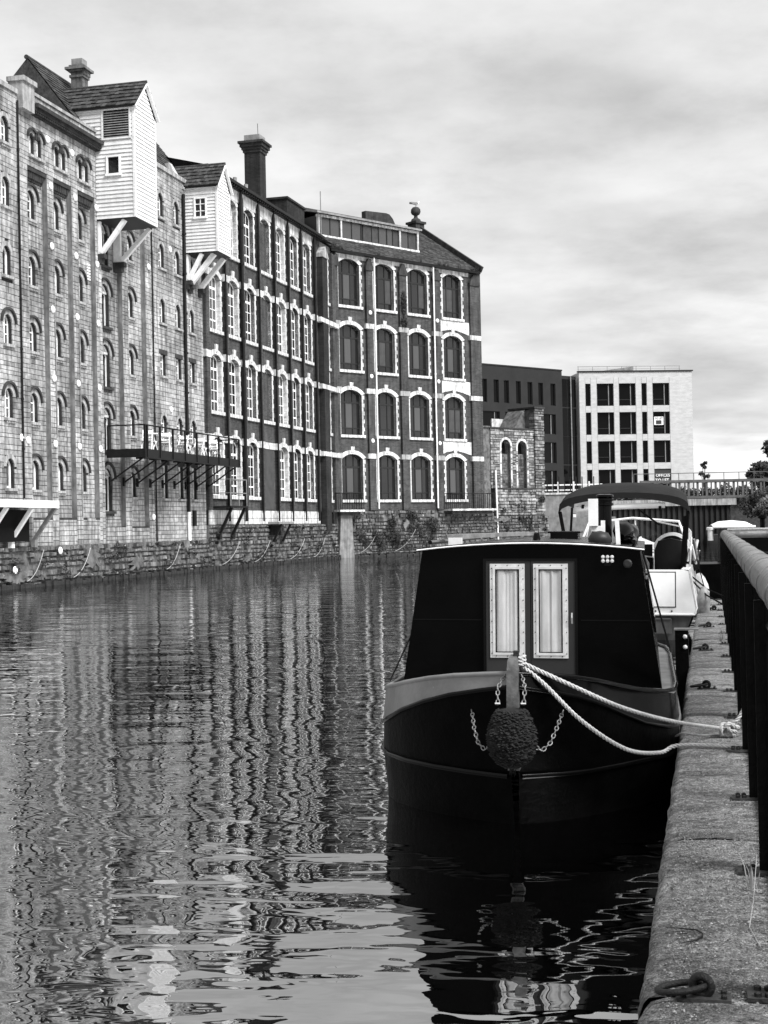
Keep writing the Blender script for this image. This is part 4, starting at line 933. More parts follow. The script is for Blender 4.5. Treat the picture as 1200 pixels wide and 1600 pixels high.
part('board', MB().box(9.26, 11.3, 0.1, 0.2, 6.3, 8.14), 'sign_dark', sg)
text_obj('OFFICES', 0.48, 'sign_white', T_((10.3, 0.09, 7.35)) @ RX, sg); text_obj('TO LET', 0.52, 'sign_white', T_((10.2, 0.09, 6.75)) @ RX, sg); text_obj('YORK', 0.26, 'sign_white', T_((9.75, 0.09, 7.9)) @ RX, sg) if False else None

db = thing('office_block', 'dark clad modern office block with narrow windows behind the ruin', 'building', F_DB)
narrow = [(-15.95, -15.15), (-14.08, -13.25), (-12.42, -11.6), (-10.44, -9.65), (-8.52, -7.7), (-6.7, -5.9), (-4.63, -3.76)]
wide = [(-15.98, -13.18), (-12.28, -9.56), (-8.9, -6.9), (-6.15, -3.79)]
opn = [rectl(a, b, 15.75, 18.4) for a, b in narrow] + [rectl(a, b, c, d) for a, b in wide for c, d in ((12.35, 14.75), (8.91, 11.4), (5.4, 8.05))]
part('wall', MB().holes(rectl(-22, -2.6, 3, 20.05), opn, 0, 0.3), 'dark_clad', db)
part('body', MB().box(-22, -2.6, 0.4, 12, 2.9, 20.0).box(-22, -2.55, -0.06, 0.4, 20.0, 20.15), 'dark_clad', db)
for lp in opn:
    a, b, c, d = lp[0][0], lp[1][0], lp[0][1], lp[2][1]
    win = part('window', MB().ring(rectl(a, b, c, d), rectl(a + 0.06, b - 0.06, c + 0.06, d - 0.06), 0.12, 0.25), 'dark_frame', db)
    part('pane', MB().box(a + 0.03, b - 0.03, 0.2, 0.22, c + 0.03, d - 0.03), 'office_glass', win)
    if b - a > 1: part('mullion', MB().box(b - 0.8, b - 0.7, 0.1, 0.21, c + 0.06, d - 0.06), 'lead', win)
gl = part('glazed_link', MB().box(-2.6, 0.2, 0.3, 10, 2.9, 19.5), 'dark_frame', db)
for z in (5.4, 8.9, 12.3, 15.8):
    for a, b in ((-2.5, -1.45), (-1.3, 0.1)): part('glass_panel', MB().box(a, b, 0.24, 0.3, z, z + 3.3), 'office_glass', gl)
part('downpipe', MB().tube([(-0.9, 0.15, 19.5), (-0.9, 0.15, 3)], 0.09, 6), 'lead', db)

# ================================================================ footbridge, abutment, railings on the far side
brd = thing('footbridge', 'steel footbridge with vertical balustrade posts crossing beyond the boats', 'bridge', T_((14, 110, 0)) @ Matrix.Rotation(rad(-1.5), 4, 'Z'))
part('girder', MB().box(6, 36, -0.1, 0.1, 3.5, 3.7).box(6, 36, -0.16, 0.1, 4.78, 4.96).box(6, 36, 0.1, 3.0, 3.4, 3.6), 'bridge_steel', brd)
for i in range(42): part("post", MB().box(6.2 + i * 0.7, 6.36 + i * 0.7, -0.08, 0.06, 3.7, 4.78), 'bridge_steel', brd)
for i in range(42): part("far_post", MB().box(6.5 + i * 0.7, 6.6 + i * 0.7, 2.9, 3.0, 3.6, 4.8), 'bridge_steel', brd)
part('far_handrail', MB().box(6, 36, 2.88, 3.02, 4.8, 4.9).tube([(6, 3.2, 5.6), (36, 3.2, 5.6)], 0.03, 5), 'bridge_steel', brd)
for i in range(24): part('far_baluster', MB().box(6 + i * 1.2, 6.05 + i * 1.2, 3.18, 3.23, 4.85, 5.6), 'bridge_steel', brd)
ab = thing('abutment', 'concrete-capped sheet pile abutment under the footbridge', 'abutment', T_((14, 109.4, 0)))
part('cap', MB().box(2.0, 13.3, -0.4, 4, 2.95, 3.45), 'stone_trim', ab)
part('earth_core', MB().box(2.0, 12.9, 0.2, 6, -1.5, 2.95), 'earth', ab)
for i in range(26):
    x = 2.0 + i * 0.42; part('sheet_pile', MB().add([(x, 0, -1), (x + 0.1, -0.16, -1), (x + 0.28, -0.16, -1), (x + 0.38, 0, -1), (x + 0.42, 0, -1), (x, 0, 2.95), (x + 0.1, -0.16, 2.95), (x + 0.28, -0.16, 2.95), (x + 0.38, 0, 2.95), (x + 0.42, 0, 2.95)], [(0, 1, 6, 5), (1, 2, 7, 6), (2, 3, 8, 7), (3, 4, 9, 8)]), 'dark_frame', ab)
fw = thing('flood_wall', 'grey flood wall with black railings right of the ruin', 'wall', T_((12, 108, 0)) @ Matrix.Rotation(rad(2), 4, 'Z'))
part('panel', MB().box(0, 5.2, 0, 0.3, 2.1, 4.0), 'lead', fw); part('coping', MB().box(0, 5.2, -0.08, 0.4, 4.0, 4.14), 'limewash', fw); part('base', MB().box(-0.2, 5.4, -0.5, 1, -1, 2.1), 'rubble_back', fw)
for i in range(11): part('railing_bar', MB().box(0.1 + i * 0.45, 0.17 + i * 0.45, 0.1, 0.17, 4.14, 5.35), 'iron', fw)
for i in range(4): part('timber_post', MB().box(0.3 + i * 1.2, 0.42 + i * 1.2, 0.9, 1.0, 4.0, 5.0), 'white_paint', fw)
part('timber_rail', MB().box(0, 5, 0.94, 0.98, 4.3, 4.4).box(0, 5, 0.94, 0.98, 4.7, 4.8), 'white_paint', fw)
part('fender_pile', MB().box(2.4, 2.58, -0.8, -0.62, -1, 2.5), 'iron', fw); part('pile_band', MB().box(2.38, 2.6, -0.82, -0.6, 1.5, 2.45), 'white_paint', fw)
# ================================================================ near quay
ZQ = 0.4
def concrete_mat():
    g = NG('weathered quay concrete')
    c = g.ramp(g.noise(22, 10, 0.9), (0.36, 0.05), (0.5, 0.26), (0.64, 0.62))
    lich = g.ramp(g.noise(9, 8, 0.8, (1, 1, 1), (6, 3, 1)), (0.60, 0.0), (0.68, 0.16)); c = g.math('ADD', c, lich)
    pit = g.ramp(g.noise(38, 6, 0.7, (1, 1, 1), (2, 8, 5)), (0.34, 0.2), (0.42, 1.0)); c = g.math('MULTIPLY', c, pit)
    st_ = g.ramp(g.noise(2.4, 6, 0.6, (0.9, 2.2, 1), (4, 1, 2)), (0.36, 0.5), (0.55, 1.0)); c = g.math('MULTIPLY', c, st_)
    sp = g.ramp(g.noise(130, 5, 0.8), (0.36, 0.25), (0.5, 1.0), (0.66, 2.0)); c = g.math('MULTIPLY', c, sp)
    oi = g.n('ShaderNodeObjectInfo'); c = g.math('MULTIPLY', c, g.math('ADD', g.math('MULTIPLY', oi.outputs['Random'], 0.4), 0.8))
    nb = g.bump(g.noise(80, 6, 0.75), 1.0, 0.012, g.bump(g.noise(26, 8, 0.8), 1.0, 0.03))
    return g.done(c, 0.92, nb, 0, 0.25)
MAT['concrete'] = concrete_mat()
MAT['quay_face'] = surf('wet quay face', 0.02, 0.07, 4, bump=0.8, bs=10, rough=0.5)
qy = struct(part('quay', MB().box(-0.19, 9, -1.5, 26, -1.6, ZQ - 0.1), 'quay_face')); qy.matrix_world = F_Q(0, 0)
def slab_mesh(ln, seed):
    """coping slab with a worn rounded nose on the water side and an uneven top"""
    rnd = random.Random(seed); ny = max(10, int(ln / 0.06)); prof = [(-0.235, -0.42), (-0.24, -0.22), (-0.238, -0.07), (-0.228, -0.026), (-0.205, -0.007), (-0.15, 0.0), (0.0, 0.004), (0.12, 0.004), (0.25, 0.002), (0.42, 0.0), (0.42, -0.2)]
    rings = []
    for j in range(ny + 1):
        y = ln * j / ny; e = min(y, ln - y); edge = -0.003 * max(0, 1 - e / 0.05)
        chip = -abs(rnd.gauss(0, 0.006)) if rnd.random() < 0.4 else 0
        rings.append([(x + (rnd.gauss(0, 0.0035) + (-chip * 0.8) if k in (1, 2, 3, 4) else 0), y, z + edge + (rnd.gauss(0, 0.0022) if 2 <= k <= 8 else 0) + (chip if k in (3, 4) else 0)) for k, (x, z) in enumerate(prof)])
    return MB().loft(rings, closed=False).mesh('coping_slab', 'concrete', 50)
y = 0.6
for i, ln in enumerate([1.9, 1.75, 2.1, 1.6, 2.4, 1.1, 2.2, 2.0, 1.3, 2.4, 2.0, 2.2, 2.0]):
    o = link('coping_slab', slab_mesh(ln - 0.007, i), qy, (U(-0.004, 0.004), y, ZQ + U(-0.004, 0.004))); y += ln
struct(part('pavement', MB().box(0.43, 8.8, -1.4, 25.5, 0.2, ZQ - 0.02), 'concrete')).matrix_world = F_Q(0, 0)
MAT['grit'] = surf('loose concrete grit', 0.12, 0.4, 30, bump=0, tone=True, rough=0.95)
gt = MB()
for _ in range(15000):
    la_, al_ = U(-0.17, 0.2), 2.2 + 7.5 * R() ** 1.6; s_ = U(0.0015, 0.0045) * (1.8 if R() < 0.08 else 1); a = U(0, 6.28)
    c, d_ = math.cos(a) * s_, math.sin(a) * s_; q = 0.85 * s_ * U(0.3, 1)
    gt.add([(la_ + c, al_ + d_, 0), (la_ - d_, al_ + c, 0), (la_ - c, al_ - d_, 0), (la_ + d_, al_ - c, 0), (la_ + U(-1, 1) * s_ * 0.3, al_ + U(-1, 1) * s_ * 0.3, q)], [(0, 1, 4), (1, 2, 4), (2, 3, 4), (3, 0, 4)], U(0.1, 1.15))
part('grit', gt, 'grit', qy, (0, 0, ZQ + 0.003), stuff=True)
# ---- mooring rings
MAT['cast_iron'] = surf('worn cast iron', 0.002, 0.011, 14, bump=0.5, bs=50, rough=0.5, spec=0.35)
MAT['plate'] = surf('painted base plate', 0.01, 0.05, 10, bump=0.4, bs=40, rough=0.6)
def mooring_ring(label):
    r0 = thing('mooring_ring', label, 'mooring ring', group='mooring rings along the quay coping')
    part('base_plate', MB().box(-0.09, 0.105, -0.045, 0.045, 0.0, 0.012), 'plate', r0)
    part('eye', MB().tube([(0.005 + 0.0, 0.034 * math.cos(t), 0.046 + 0.034 * math.sin(t)) for t in [k * math.pi / 8 for k in range(16)]], 0.016, 10, closed=True), 'cast_iron', r0, rot=(0, 0, rad(75)), smooth=60)
    pts = []
    for k in range(28):
        t = 2 * math.pi * k / 28; x, yy = -0.072 + 0.085 * math.cos(t), 0.058 * math.sin(t)
        pts.append((x, yy * 0.9, 0.024 + (x + 0.157) * 0.16))
    part('ring', MB().tube(pts, 0.0125, 10, closed=True), 'cast_iron', r0, smooth=60)
    for x, yy in ((-0.065, 0.028), (-0.065, -0.028), (0.08, 0.028), (0.08, -0.028)):
        part('bolt', MB().lathe([(0.011, 0.0), (0.011, 0.012), (0.007, 0.016)], 6, (x, yy, 0.012)), 'cast_iron', r0)
    return r0
RL = [(4.22, -0.055, 'large iron mooring ring in the near foreground of the quay'), (11.95, -0.06, 'iron mooring ring on the coping just beyond the tied rope knot'), (15.5, -0.08, 'iron mooring ring by the timber fender post'),
      (18.8, -0.05, 'iron mooring ring below the hanging boat fender'), (22.4, 0.03, 'farthest small iron mooring ring on the quay')]
for i, (al, la, lb) in enumerate(RL):
    o = mooring_ring(lb) if i == 0 else copy_tree(m0)
    if i == 0: m0 = o
    o['label'] = lb; o.matrix_world = F_Q(al, la, ZQ + 0.004) @ Matrix.Scale(0.8, 4) @ Matrix.Rotation(rad(U(-6, 6)), 4, 'Z')

# ---- black railing along the quay, wrapped handrail
MAT['rail_black'] = surf('black gloss railing paint', 0.001, 0.003, 9, bump=0.3, bs=30, rough=0.42, spec=0.1)
MAT['handrail'] = surf('worn metal handrail', 0.05, 0.26, 6, bump=0.35, bs=30, rough=0.38, metal=0.35, stretch=(1, 2.4, 1), spec=0.5)
rl = thing('quay_railing', 'black quayside railing with a thick worn tubular handrail', 'railing', F_Q(0, 0, ZQ))
RXc, REND = 0.235, 25.2
sec = 0
yy = 0.25
while yy < REND - 0.3:
    ln = U(0.75, 1.0) if yy < 8 else 1.5
    e = min(yy + ln, REND)
    n = 6; pts = [(RXc + 0.012 + U(-0.0015, 0.0015), yy + (e - yy) * k / n, 1.145) for k in range(n + 1)]
    part('handrail_section', MB().tube(pts, 0.078, 20, rs=[0.081, 0.0785, 0.078, 0.078, 0.078, 0.0775, 0.076]), 'handrail', rl, smooth=60)
    if sec % 1 == 0: part('handrail_band', MB().tube([(RXc + 0.012, e - 0.012, 1.145), (RXc + 0.012, e + 0.012, 1.145)], 0.0815, 20), 'iron_grey', rl, smooth=60)
    yy = e; sec += 1
RB_ = RXc - 0.01
for z, r_ in ((0.035, 0.02), (0.98, 0.022)): part('rail', MB().tube([(RB_, 0.2, z), (RB_, REND, z)], r_, 8), 'rail_black', rl, smooth=60)
part('mid_rail', MB().tube([(RXc + 0.03, 0.2, 0.56), (RXc + 0.03, REND, 0.56)], 0.03, 10), 'rail_black', rl, smooth=60)
for i in range(17):
    y_ = 1.26 + i * 1.5
    part('post', MB().box(RXc - 0.075, RXc + 0.02, y_ - 0.012, y_ + 0.012, 0.012, 1.08).box(RXc - 0.03, RXc + 0.03, y_ - 0.03, y_ + 0.03, 0.012, 1.07), 'rail_black', rl)
    pl_ = part('base_plate', MB().box(RXc - 0.16, RXc + 0.08, y_ - 0.05, y_ + 0.05, 0.004, 0.016), 'plate', rl)
    for dx in (-0.13, -0.1):
        for dy in (-0.03, 0.03): part('bolt', MB().lathe([(0.011, 0.0), (0.011, 0.011), (0.006, 0.014)], 6, (RXc + dx, y_ + dy, 0.016)), 'cast_iron', pl_)
bal = MB().tube([(0, 0, 0.02), (0, 0, 0.97)], 0.011, 6).mesh('baluster', 'rail_black', 60)
nb = int((REND - 0.4) / 0.1)
for i in range(nb): link('baluster', bal, rl, (RB_, 0.3 + i * 0.1, 0))
# return of the railing across the quay end
r2 = thing('quay_railing', 'railing return crossing the far end of the quay with round horizontal rails', 'railing', F_Q(25.3, 0.24, ZQ))
for z, r_ in ((1.14, 0.06), (0.8, 0.03), (0.45, 0.03)): part('rail', MB().tube([(0, 0, z), (7.5, 0, z)], r_, 8), 'handrail' if z > 1 else 'rail_black', r2, smooth=60)
for i in range(6): part('post', MB().box(i * 1.4, i * 1.4 + 0.06, -0.03, 0.03, 0, 1.12), 'rail_black', r2)

# timber fender post at the quay edge
fp = thing('fender_post', 'dark timber fender post with two bolts at the quay edge', 'post', F_Q(14.0, -0.29, 0))
part('timber', MB().box(-0.065, 0.06, -0.1, 0.1, -1.5, 0.74), 'rail_black', fp)
part('top_plate', MB().box(-0.075, 0.16, -0.11, 0.11, 0.74, 0.752), 'lead', fp)
for z in (0.68, 0.58): part('bolt', MB().lathe([(0.022, 0), (0.022, -0.015), (0.01, -0.03)], 8, (0.03, -0.1, z), 'y'), 'white_paint', fp)

# ---- weeds and bits on the quay
MAT['grass'] = surf('dry grass', 0.10, 0.3, 8, bump=0)
def blades(mb, n, spread, h, lean=0.4, w_=0.004, c=(0, 0, 0)):
    for _ in range(n):
        x, y_ = c[0] + U(-spread, spread), c[1] + U(-spread, spread); a = U(0, 6.28); l_ = U(0.4, 1) * h; d = Vector((math.cos(a), math.sin(a), 0)) * lean * l_ * U(0.2, 1); s_ = Vector((-math.sin(a), math.cos(a), 0)) * w_
        p = Vector((x, y_, c[2])); q = p + d * 0.35 + Vector((0, 0, l_ * 0.6)); t = p + d + Vector((0, 0, l_))
        mb.add([p - s_, p + s_, q + s_ * 0.7, q - s_ * 0.7, t], [(0, 1, 2, 3), (3, 2, 4)])
for al, la, n, h, lb in ((16.6, 0.1, 18, 0.22, 'tuft of thin grass by the railing foot beyond the fender post'), (5.5, 0.14, 7, 0.14, 'dry straw caught on the railing foot in the foreground'), (9.6, 0.1, 10, 0.1, 'small weed in the coping joint beside the rope knot')):
    m = MB(); blades(m, n, 0.035, h); o = tag(part('grass_tuft', m, 'grass'), lb, 'grass'); o.matrix_world = F_Q(al, la, ZQ + 0.005)
o = tag(part('dry_stalk', MB().tube([(0.13, 0, 0.006), (0.1, 0.22, 0.008), (0.12, 0.42, 0.05), (0.14, 0.6, 0.17)], 0.0013, 5), 'rope_old'), 'single dry stalk leaning from the railing onto the coping', 'stalk'); o.matrix_world = F_Q(4.75, -0.0, ZQ)
o = tag(part('twig', MB().tube([(-0.07, 0.02, 0.006), (-0.045, 0.035, 0.008), (-0.015, 0.06, 0.008), (0.004, 0.1, 0.008), (0.004, 0.14, 0.008), (-0.015, 0.175, 0.008), (-0.06, 0.19, 0.007), (-0.12, 0.2, 0.006)], 0.003, 5, rs=[0.0015, 0.003, 0.0035, 0.0035, 0.003, 0.003, 0.002, 0.001]), 'iron'), 'thin bent dark twig on the coping above the foreground ring', 'twig'); o.matrix_world = F_Q(4.72, -0.06, ZQ + 0.004)

# ================================================================ narrowboat
MAT['boat_black'] = surf('black boat enamel', 0.0012, 0.0025, 5, bump=0.04, bs=6, rough=0.18, spec=0.14)
MAT['cabin_black'] = surf('black cabin paint', 0.0006, 0.0016, 3, bump=0.08, bs=3, rough=0.2, spec=0.06)
MAT['hull_black'] = surf('bitumen hull blacking', 0.0006, 0.002, 6, bump=0.25, bs=25, rough=0.35, spec=0.035)
MAT['door_grey'] = surf('dark grey door paint', 0.016, 0.021, 3, bump=0.05, rough=0.4)
MAT['band_grey'] = surf('grey paint and lit bow band', 0.11, 0.19, 4, bump=0.15, bs=20, rough=0.3, spec=0.5, spots=(14, 0.70, 0.4))  # on the bow, this pale grey has the light painted in
MAT['stem_grey'] = surf('rubbed stem paint', 0.03, 0.13, 9, bump=0.3, bs=30, rough=0.4, spots=(18, 0.62, 0.25))
MAT['deck_paint'] = surf('worn deck paint', 0.1, 0.24, 6, bump=0.3, rough=0.5)
MAT['alu'] = surf('aluminium frame', 0.55, 0.75, 12, bump=0.1, rough=0.35, metal=0.5)
MAT['chain_steel'] = surf('rusty chain', 0.12, 0.34, 60, bump=0.3, bs=90, rough=0.5, metal=0.5)
MAT['steel'] = surf('galvanised steel', 0.35, 0.55, 14, bump=0.2, rough=0.35, metal=0.7)
def curtain_mat():
    g = NG('net curtain'); c = g.ramp(g.noise(9, 5, 0.6, (1, 1, 0.3)), (0.3, 0.42), (0.7, 0.62)); return g.done(c, 0.9, g.bump(g.noise(160, 2, 0.5), 0.3, 0.004), 0, 0.1)
MAT['curtain'] = curtain_mat()
BA, BL = 8.42, -1.17
boat = thing('narrowboat', 'black narrowboat moored bow-on with curtained double doors', 'boat', F_Q(BA, BL, 0) @ Matrix.Rotation(rad(2.5), 4, 'Z') @ Matrix.Rotation(rad(0.8), 4, 'Y'))
# stations: y, half-breadth at water, half-breadth at gunwale, gunwale height
ST = [(-0.16, 0.015, 0.03, 0.915), (-0.08, 0.03, 0.19, 0.90), (0.05, 0.16, 0.40, 0.875), (0.2, 0.42, 0.58, 0.84), (0.4, 0.67, 0.76, 0.79), (0.62, 0.85, 0.89, 0.74), (0.85, 0.94, 0.965, 0.705), (1.1, 0.965, 0.985, 0.69), (1.5, 0.97, 0.99, 0.685),
      (3.9, 0.97, 0.99, 0.685), (4.3, 0.9, 0.96, 0.69), (4.6, 0.7, 0.86, 0.70), (4.8, 0.45, 0.65, 0.705), (4.92, 0.1, 0.3, 0.71)]
def hull_half(lo, hi, sg):
    """lo, hi fractions picked per station -> ring points from keel upward"""
    pass
rings = []
def bnd(y_): return 0.075 + 0.15 * min(1.0, max(0.0, (y_ + 0.16) / 0.9))
RQ = lambda sg, y_: RS(y_) if sg > 0 else 1.0
RS = lambda y_: 1.0 - 0.19 * math.exp(-((y_ - 0.42) / 0.42) ** 2)
for y_, bw_, bg_, zg in ST:
    yb = max(y_, 0.0) if y_ < 0.2 else y_
    rings.append([(-bg_, y_, zg - bnd(y_)), (-(bw_ + (bg_ - bw_) * 0.5) - 0.015 * (bw_ > 0.1), (y_ + yb) / 2, 0.3), (-bw_, yb, 0.05), (-bw_ * 0.98, yb, -0.5), (bw_ * 0.98 * RS(y_), yb, -0.5), (bw_ * RS(y_), yb, 0.05), ((bw_ + (bg_ - bw_) * 0.5) * RS(y_) + 0.015 * (bw_ > 0.1), (y_ + yb) / 2, 0.3), (bg_ * RS(y_), y_, zg - bnd(y_))])
part('hull', MB().loft(rings, closed=False), 'hull_black', boat, smooth=35)
def side_strip(sg, z_of, x_of, mat, name, y_off=0.0, sts=ST):
    rr = [[(sg * x_of(s_, a), s_[0] + y_off, z_of(s_, a)) for a in (0, 1)] for s_ in sts]
    return part(name, MB().loft(rr, closed=False), mat, boat, smooth=35)
for sg, nm in ((-1, 'band_grey'), (1, 'boat_black')):  # light on the left bow is put into its grey; right side stays black
    rr = []
    for y_, bw_, bg_, zg in ST[:9]: rr.append([(sg * (bg_ * RQ(sg, y_) + 0.003), y_ - 0.003, zg - bnd(y_) + 0.012), (sg * (bg_ * RQ(sg, y_) - 0.006), y_, zg - bnd(y_) * 0.5), (sg * (bg_ * RQ(sg, y_) - 0.015), y_, zg)])
    part('bow_band', MB().loft(rr, closed=False), nm, boat, smooth=35)
    rr = [[(sg * bg_, y_, zg - bnd(y_)), (sg * (bg_ - 0.012), y_, zg)] for y_, bw_, bg_, zg in ST[8:]]
    part('side_plate', MB().loft(rr, closed=False), 'boat_black', boat, smooth=35)
    pts = [(sg * (bg_ * RQ(sg, y_) + 0.006), y_ - 0.006, zg - bnd(y_)) for y_, bw_, bg_, zg in ST]; part('rubbing_strake', MB().tube(pts, 0.014, 6), 'boat_black', boat, smooth=60)
    pts = [(sg * ((bw_ + bg_) / 2 * RQ(sg, y_) + 0.02), (y_ + (max(y_, 0) if y_ < 0.2 else y_)) / 2 - 0.006, 0.3) for y_, bw_, bg_, zg in ST]; part('rubbing_strake', MB().tube(pts, 0.015, 6), 'boat_black', boat, smooth=60)
    pts = [(sg * (bg_ * RQ(sg, y_) - 0.02), y_ + 0.004, zg + 0.004) for y_, bw_, bg_, zg in ST]; part('gunwale', MB().tube(pts, 0.016, 8), 'band_grey' if sg < 0 else 'boat_black', boat, smooth=60)  # left gunwale takes the same painted-in light
dk = MB().loft([[(-bg_ + 0.02, y_, zg - 0.008), (0, y_, zg + 0.0), (bg_ - 0.02, y_, zg - 0.008)] for y_, bw_, bg_, zg in ST], closed=False)
part('deck', dk, 'deck_paint', boat, smooth=40)
# cabin
CY0, CY1, HB, HT, ZB, ZT = 1.09, 4.35, 0.875, 0.735, 0.69, 1.615
def sec_pts(y_, zsh=0): return [(-HB, y_, ZB), (HB, y_, ZB), (HT, y_, ZT), (HT * 0.55, y_, ZT + 0.032), (0, y_, ZT + 0.043), (-HT * 0.55, y_, ZT + 0.032), (-HT, y_, ZT)]
part('cabin', MB().loft([sec_pts(CY0), sec_pts(CY1)]), 'cabin_black', boat, smooth=20)
def rp(x): return ZT + 0.043 * (1 - (x / HT) ** 2)
rf = MB(); xs = [-HT - 0.03 + (2 * HT + 0.06) * k / 12 for k in range(13)]
rf.loft([[(x, yy_, rp(x) + dz) for x in xs] + [(x, yy_, rp(x) + dz + 0.022) for x in xs[::-1]] for yy_, dz in ((CY0 - 0.05, 0.0), (CY1 + 0.03, 0.0))])
part('roof', rf, 'cabin_black', boat, smooth=30)
part('roof_edge', MB().tube([(x, CY0 - 0.055, rp(x) + 0.012) for x in xs], 0.006, 6), 'white_paint', boat, smooth=60)
for sg in (-1, 1): part('grab_rail', MB().tube([(sg * (HT - 0.04), CY0 + 0.1, ZT + 0.06), (sg * (HT - 0.04), CY1 - 0.1, ZT + 0.06)], 0.016, 6), 'boat_black', boat)
# welded plate seams and a row of rivets on the bulkhead
for x0_, x1_ in ((-0.8, -0.33), (0.34, 0.8)): part('plate_seam', MB().box(x0_, x1_, CY0 - 0.004, CY0, 1.145, 1.153), 'boat_black', boat)
rv_ = MB()
for sg in (-1, 1):
    for k in range(14): rv_.lathe([(0.005, 0), (0.003, -0.003)], 6, (sg * (0.84 - 0.0095 * k), CY0, 0.75 + k * 0.064), 'y')
part('rivets', rv_, 'boat_black', boat, stuff=True)
# doors
def door(x0, x1, handle):
    d = part('door', MB().box(x0, x1, CY0 - 0.022, CY0 + 0.005, 0.70, 1.55), 'door_grey', boat)
    a, b, c, e = x0 + 0.024, x1 - 0.024, 0.895, 1.53
    if handle: a, b = x0 + 0.018, x1 - 0.046
    else: a, b = x0 + 0.028, x1 - 0.036
    f = part('window_frame', MB().ring(rectl(a, b, c, e), rectl(a + 0.024, b - 0.024, c + 0.024, e - 0.024), CY0 - 0.032, CY0 - 0.02).ring(rectl(a + 0.02, b - 0.02, c + 0.02, e - 0.02), rectl(a + 0.036, b - 0.036, c + 0.036, e - 0.036), CY0 - 0.04, CY0 - 0.02), 'alu', d)
    rv = MB()
    for i in range(9):
        z = c + 0.03 + i * (e - c - 0.06) / 8
        for x in (a + 0.011, b - 0.011): rv.lathe([(0.0042, 0), (0.003, -0.004)], 6, (x, CY0 - 0.032, z), 'y')
    for i in range(3):
        x = a + 0.04 + i * (b - a - 0.08) / 2
        for z in (c + 0.011, e - 0.011): rv.lathe([(0.0042, 0), (0.003, -0.004)], 6, (x, CY0 - 0.032, z), 'y')
    part('rivets', rv, 'cast_iron', f, stuff=True)
    part('gasket', MB().ring(rectl(a + 0.036, b - 0.036, c + 0.036, e - 0.036), rectl(a + 0.044, b - 0.044, c + 0.042, e - 0.044), CY0 - 0.038, CY0 - 0.02), 'cabin_black', f)
    n = 60; k0 = U(0, 6)
    zs = [c + 0.03 + (e - c - 0.06) * j / 10 for j in range(11)]
    rr = []
    for j, z in enumerate(zs):
        t = j / 10
        rr.append([(a + 0.034 + (b - a - 0.068) * i / n, CY0 - 0.029 + (0.0045 * math.sin(i * 0.24 + k0 + 1.3 * math.sin(i * 0.11 + k0) + 0.3 * t) + 0.0016 * math.sin(i * 0.61 + 1.7 * k0 - 0.8 * t + math.sin(i * 0.2))) * (0.6 + 0.4 * t), z) for i in range(n + 1)])
    part('curtain', MB().loft(rr, closed=False), 'curtain', d, smooth=60)
    return d
part('door_frame', MB().ring(rectl(-0.313, 0.322, 0.69, 1.565), rectl(-0.296, 0.305, 0.70, 1.55), CY0 - 0.03, CY0 + 0.01), 'boat_black', boat)
door(-0.295, 0.004, False); dr = door(0.008, 0.304, True)
part('handle', MB().tube([(0.284, CY0 - 0.04, 1.2), (0.284, CY0 - 0.055, 1.17), (0.284, CY0 - 0.04, 1.13)], 0.006, 6), 'steel', dr)
part('door_step', MB().box(-0.37, 0.22, CY0 - 0.3, CY0 - 0.03, 0.715, 0.745).box(-0.35, 0.2, CY0 - 0.28, CY0 - 0.03, 0.69, 0.715), 'deck_paint', boat)
# lamp cluster, small lamp, dolly stud
lp = part('floodlight', MB().box(0.475, 0.57, CY0 - 0.05, CY0 - 0.02, 1.535, 1.59).box(0.5, 0.545, CY0 - 0.03, CY0, 1.515, 1.535), 'boat_black', boat)
for i in range(3):
    for j in range(2): part('lens', MB().lathe([(0.0115, 0), (0.012, -0.006), (0.006, -0.008)], 10, (0.493 + i * 0.03, CY0 - 0.05, 1.549 + j * 0.027), 'y'), 'alu', lp, smooth=50)
part('navigation_lamp', MB().lathe([(0.03, 0), (0.03, -0.03), (0.02, -0.035)], 12, (0.655, CY0, 1.53), 'y'), 'dark_frame', boat)
part('stem_post', MB().loft([[(sx * r_, yy_ + sy * r_ * 1.5, z) for sx, sy in ((-1, -1), (1, -1), (1, 1), (-1, 1))] for yy_, z, r_ in ((-0.12, 0.35, 0.035), (-0.16, 0.7, 0.036), (-0.17, 0.93, 0.034), (-0.15, 1.0, 0.03), (-0.11, 1.025, 0.02))]), 'stem_grey', boat, smooth=50)
part('stem_cap', MB().box(-0.0, 0.03, -0.15, -0.09, 1.015, 1.05), 'cast_iron', boat)
part('mooring_stud', MB().tube([(0.03, 0.0, 0.88), (0.03, 0.0, 0.985)], 0.02, 8).tube([(-0.01, 0.0, 0.95), (0.07, 0.0, 0.95)], 0.014, 8), 'cast_iron', boat, smooth=50)
for x in (-0.62, 0.2): part('fairlead', MB().tube([(x, 0.8, 0.72), (x, 0.8, 0.77), (x + 0.02, 0.8, 0.785), (x + 0.03, 0.8, 0.77)], 0.009, 6), 'cast_iron', boat)
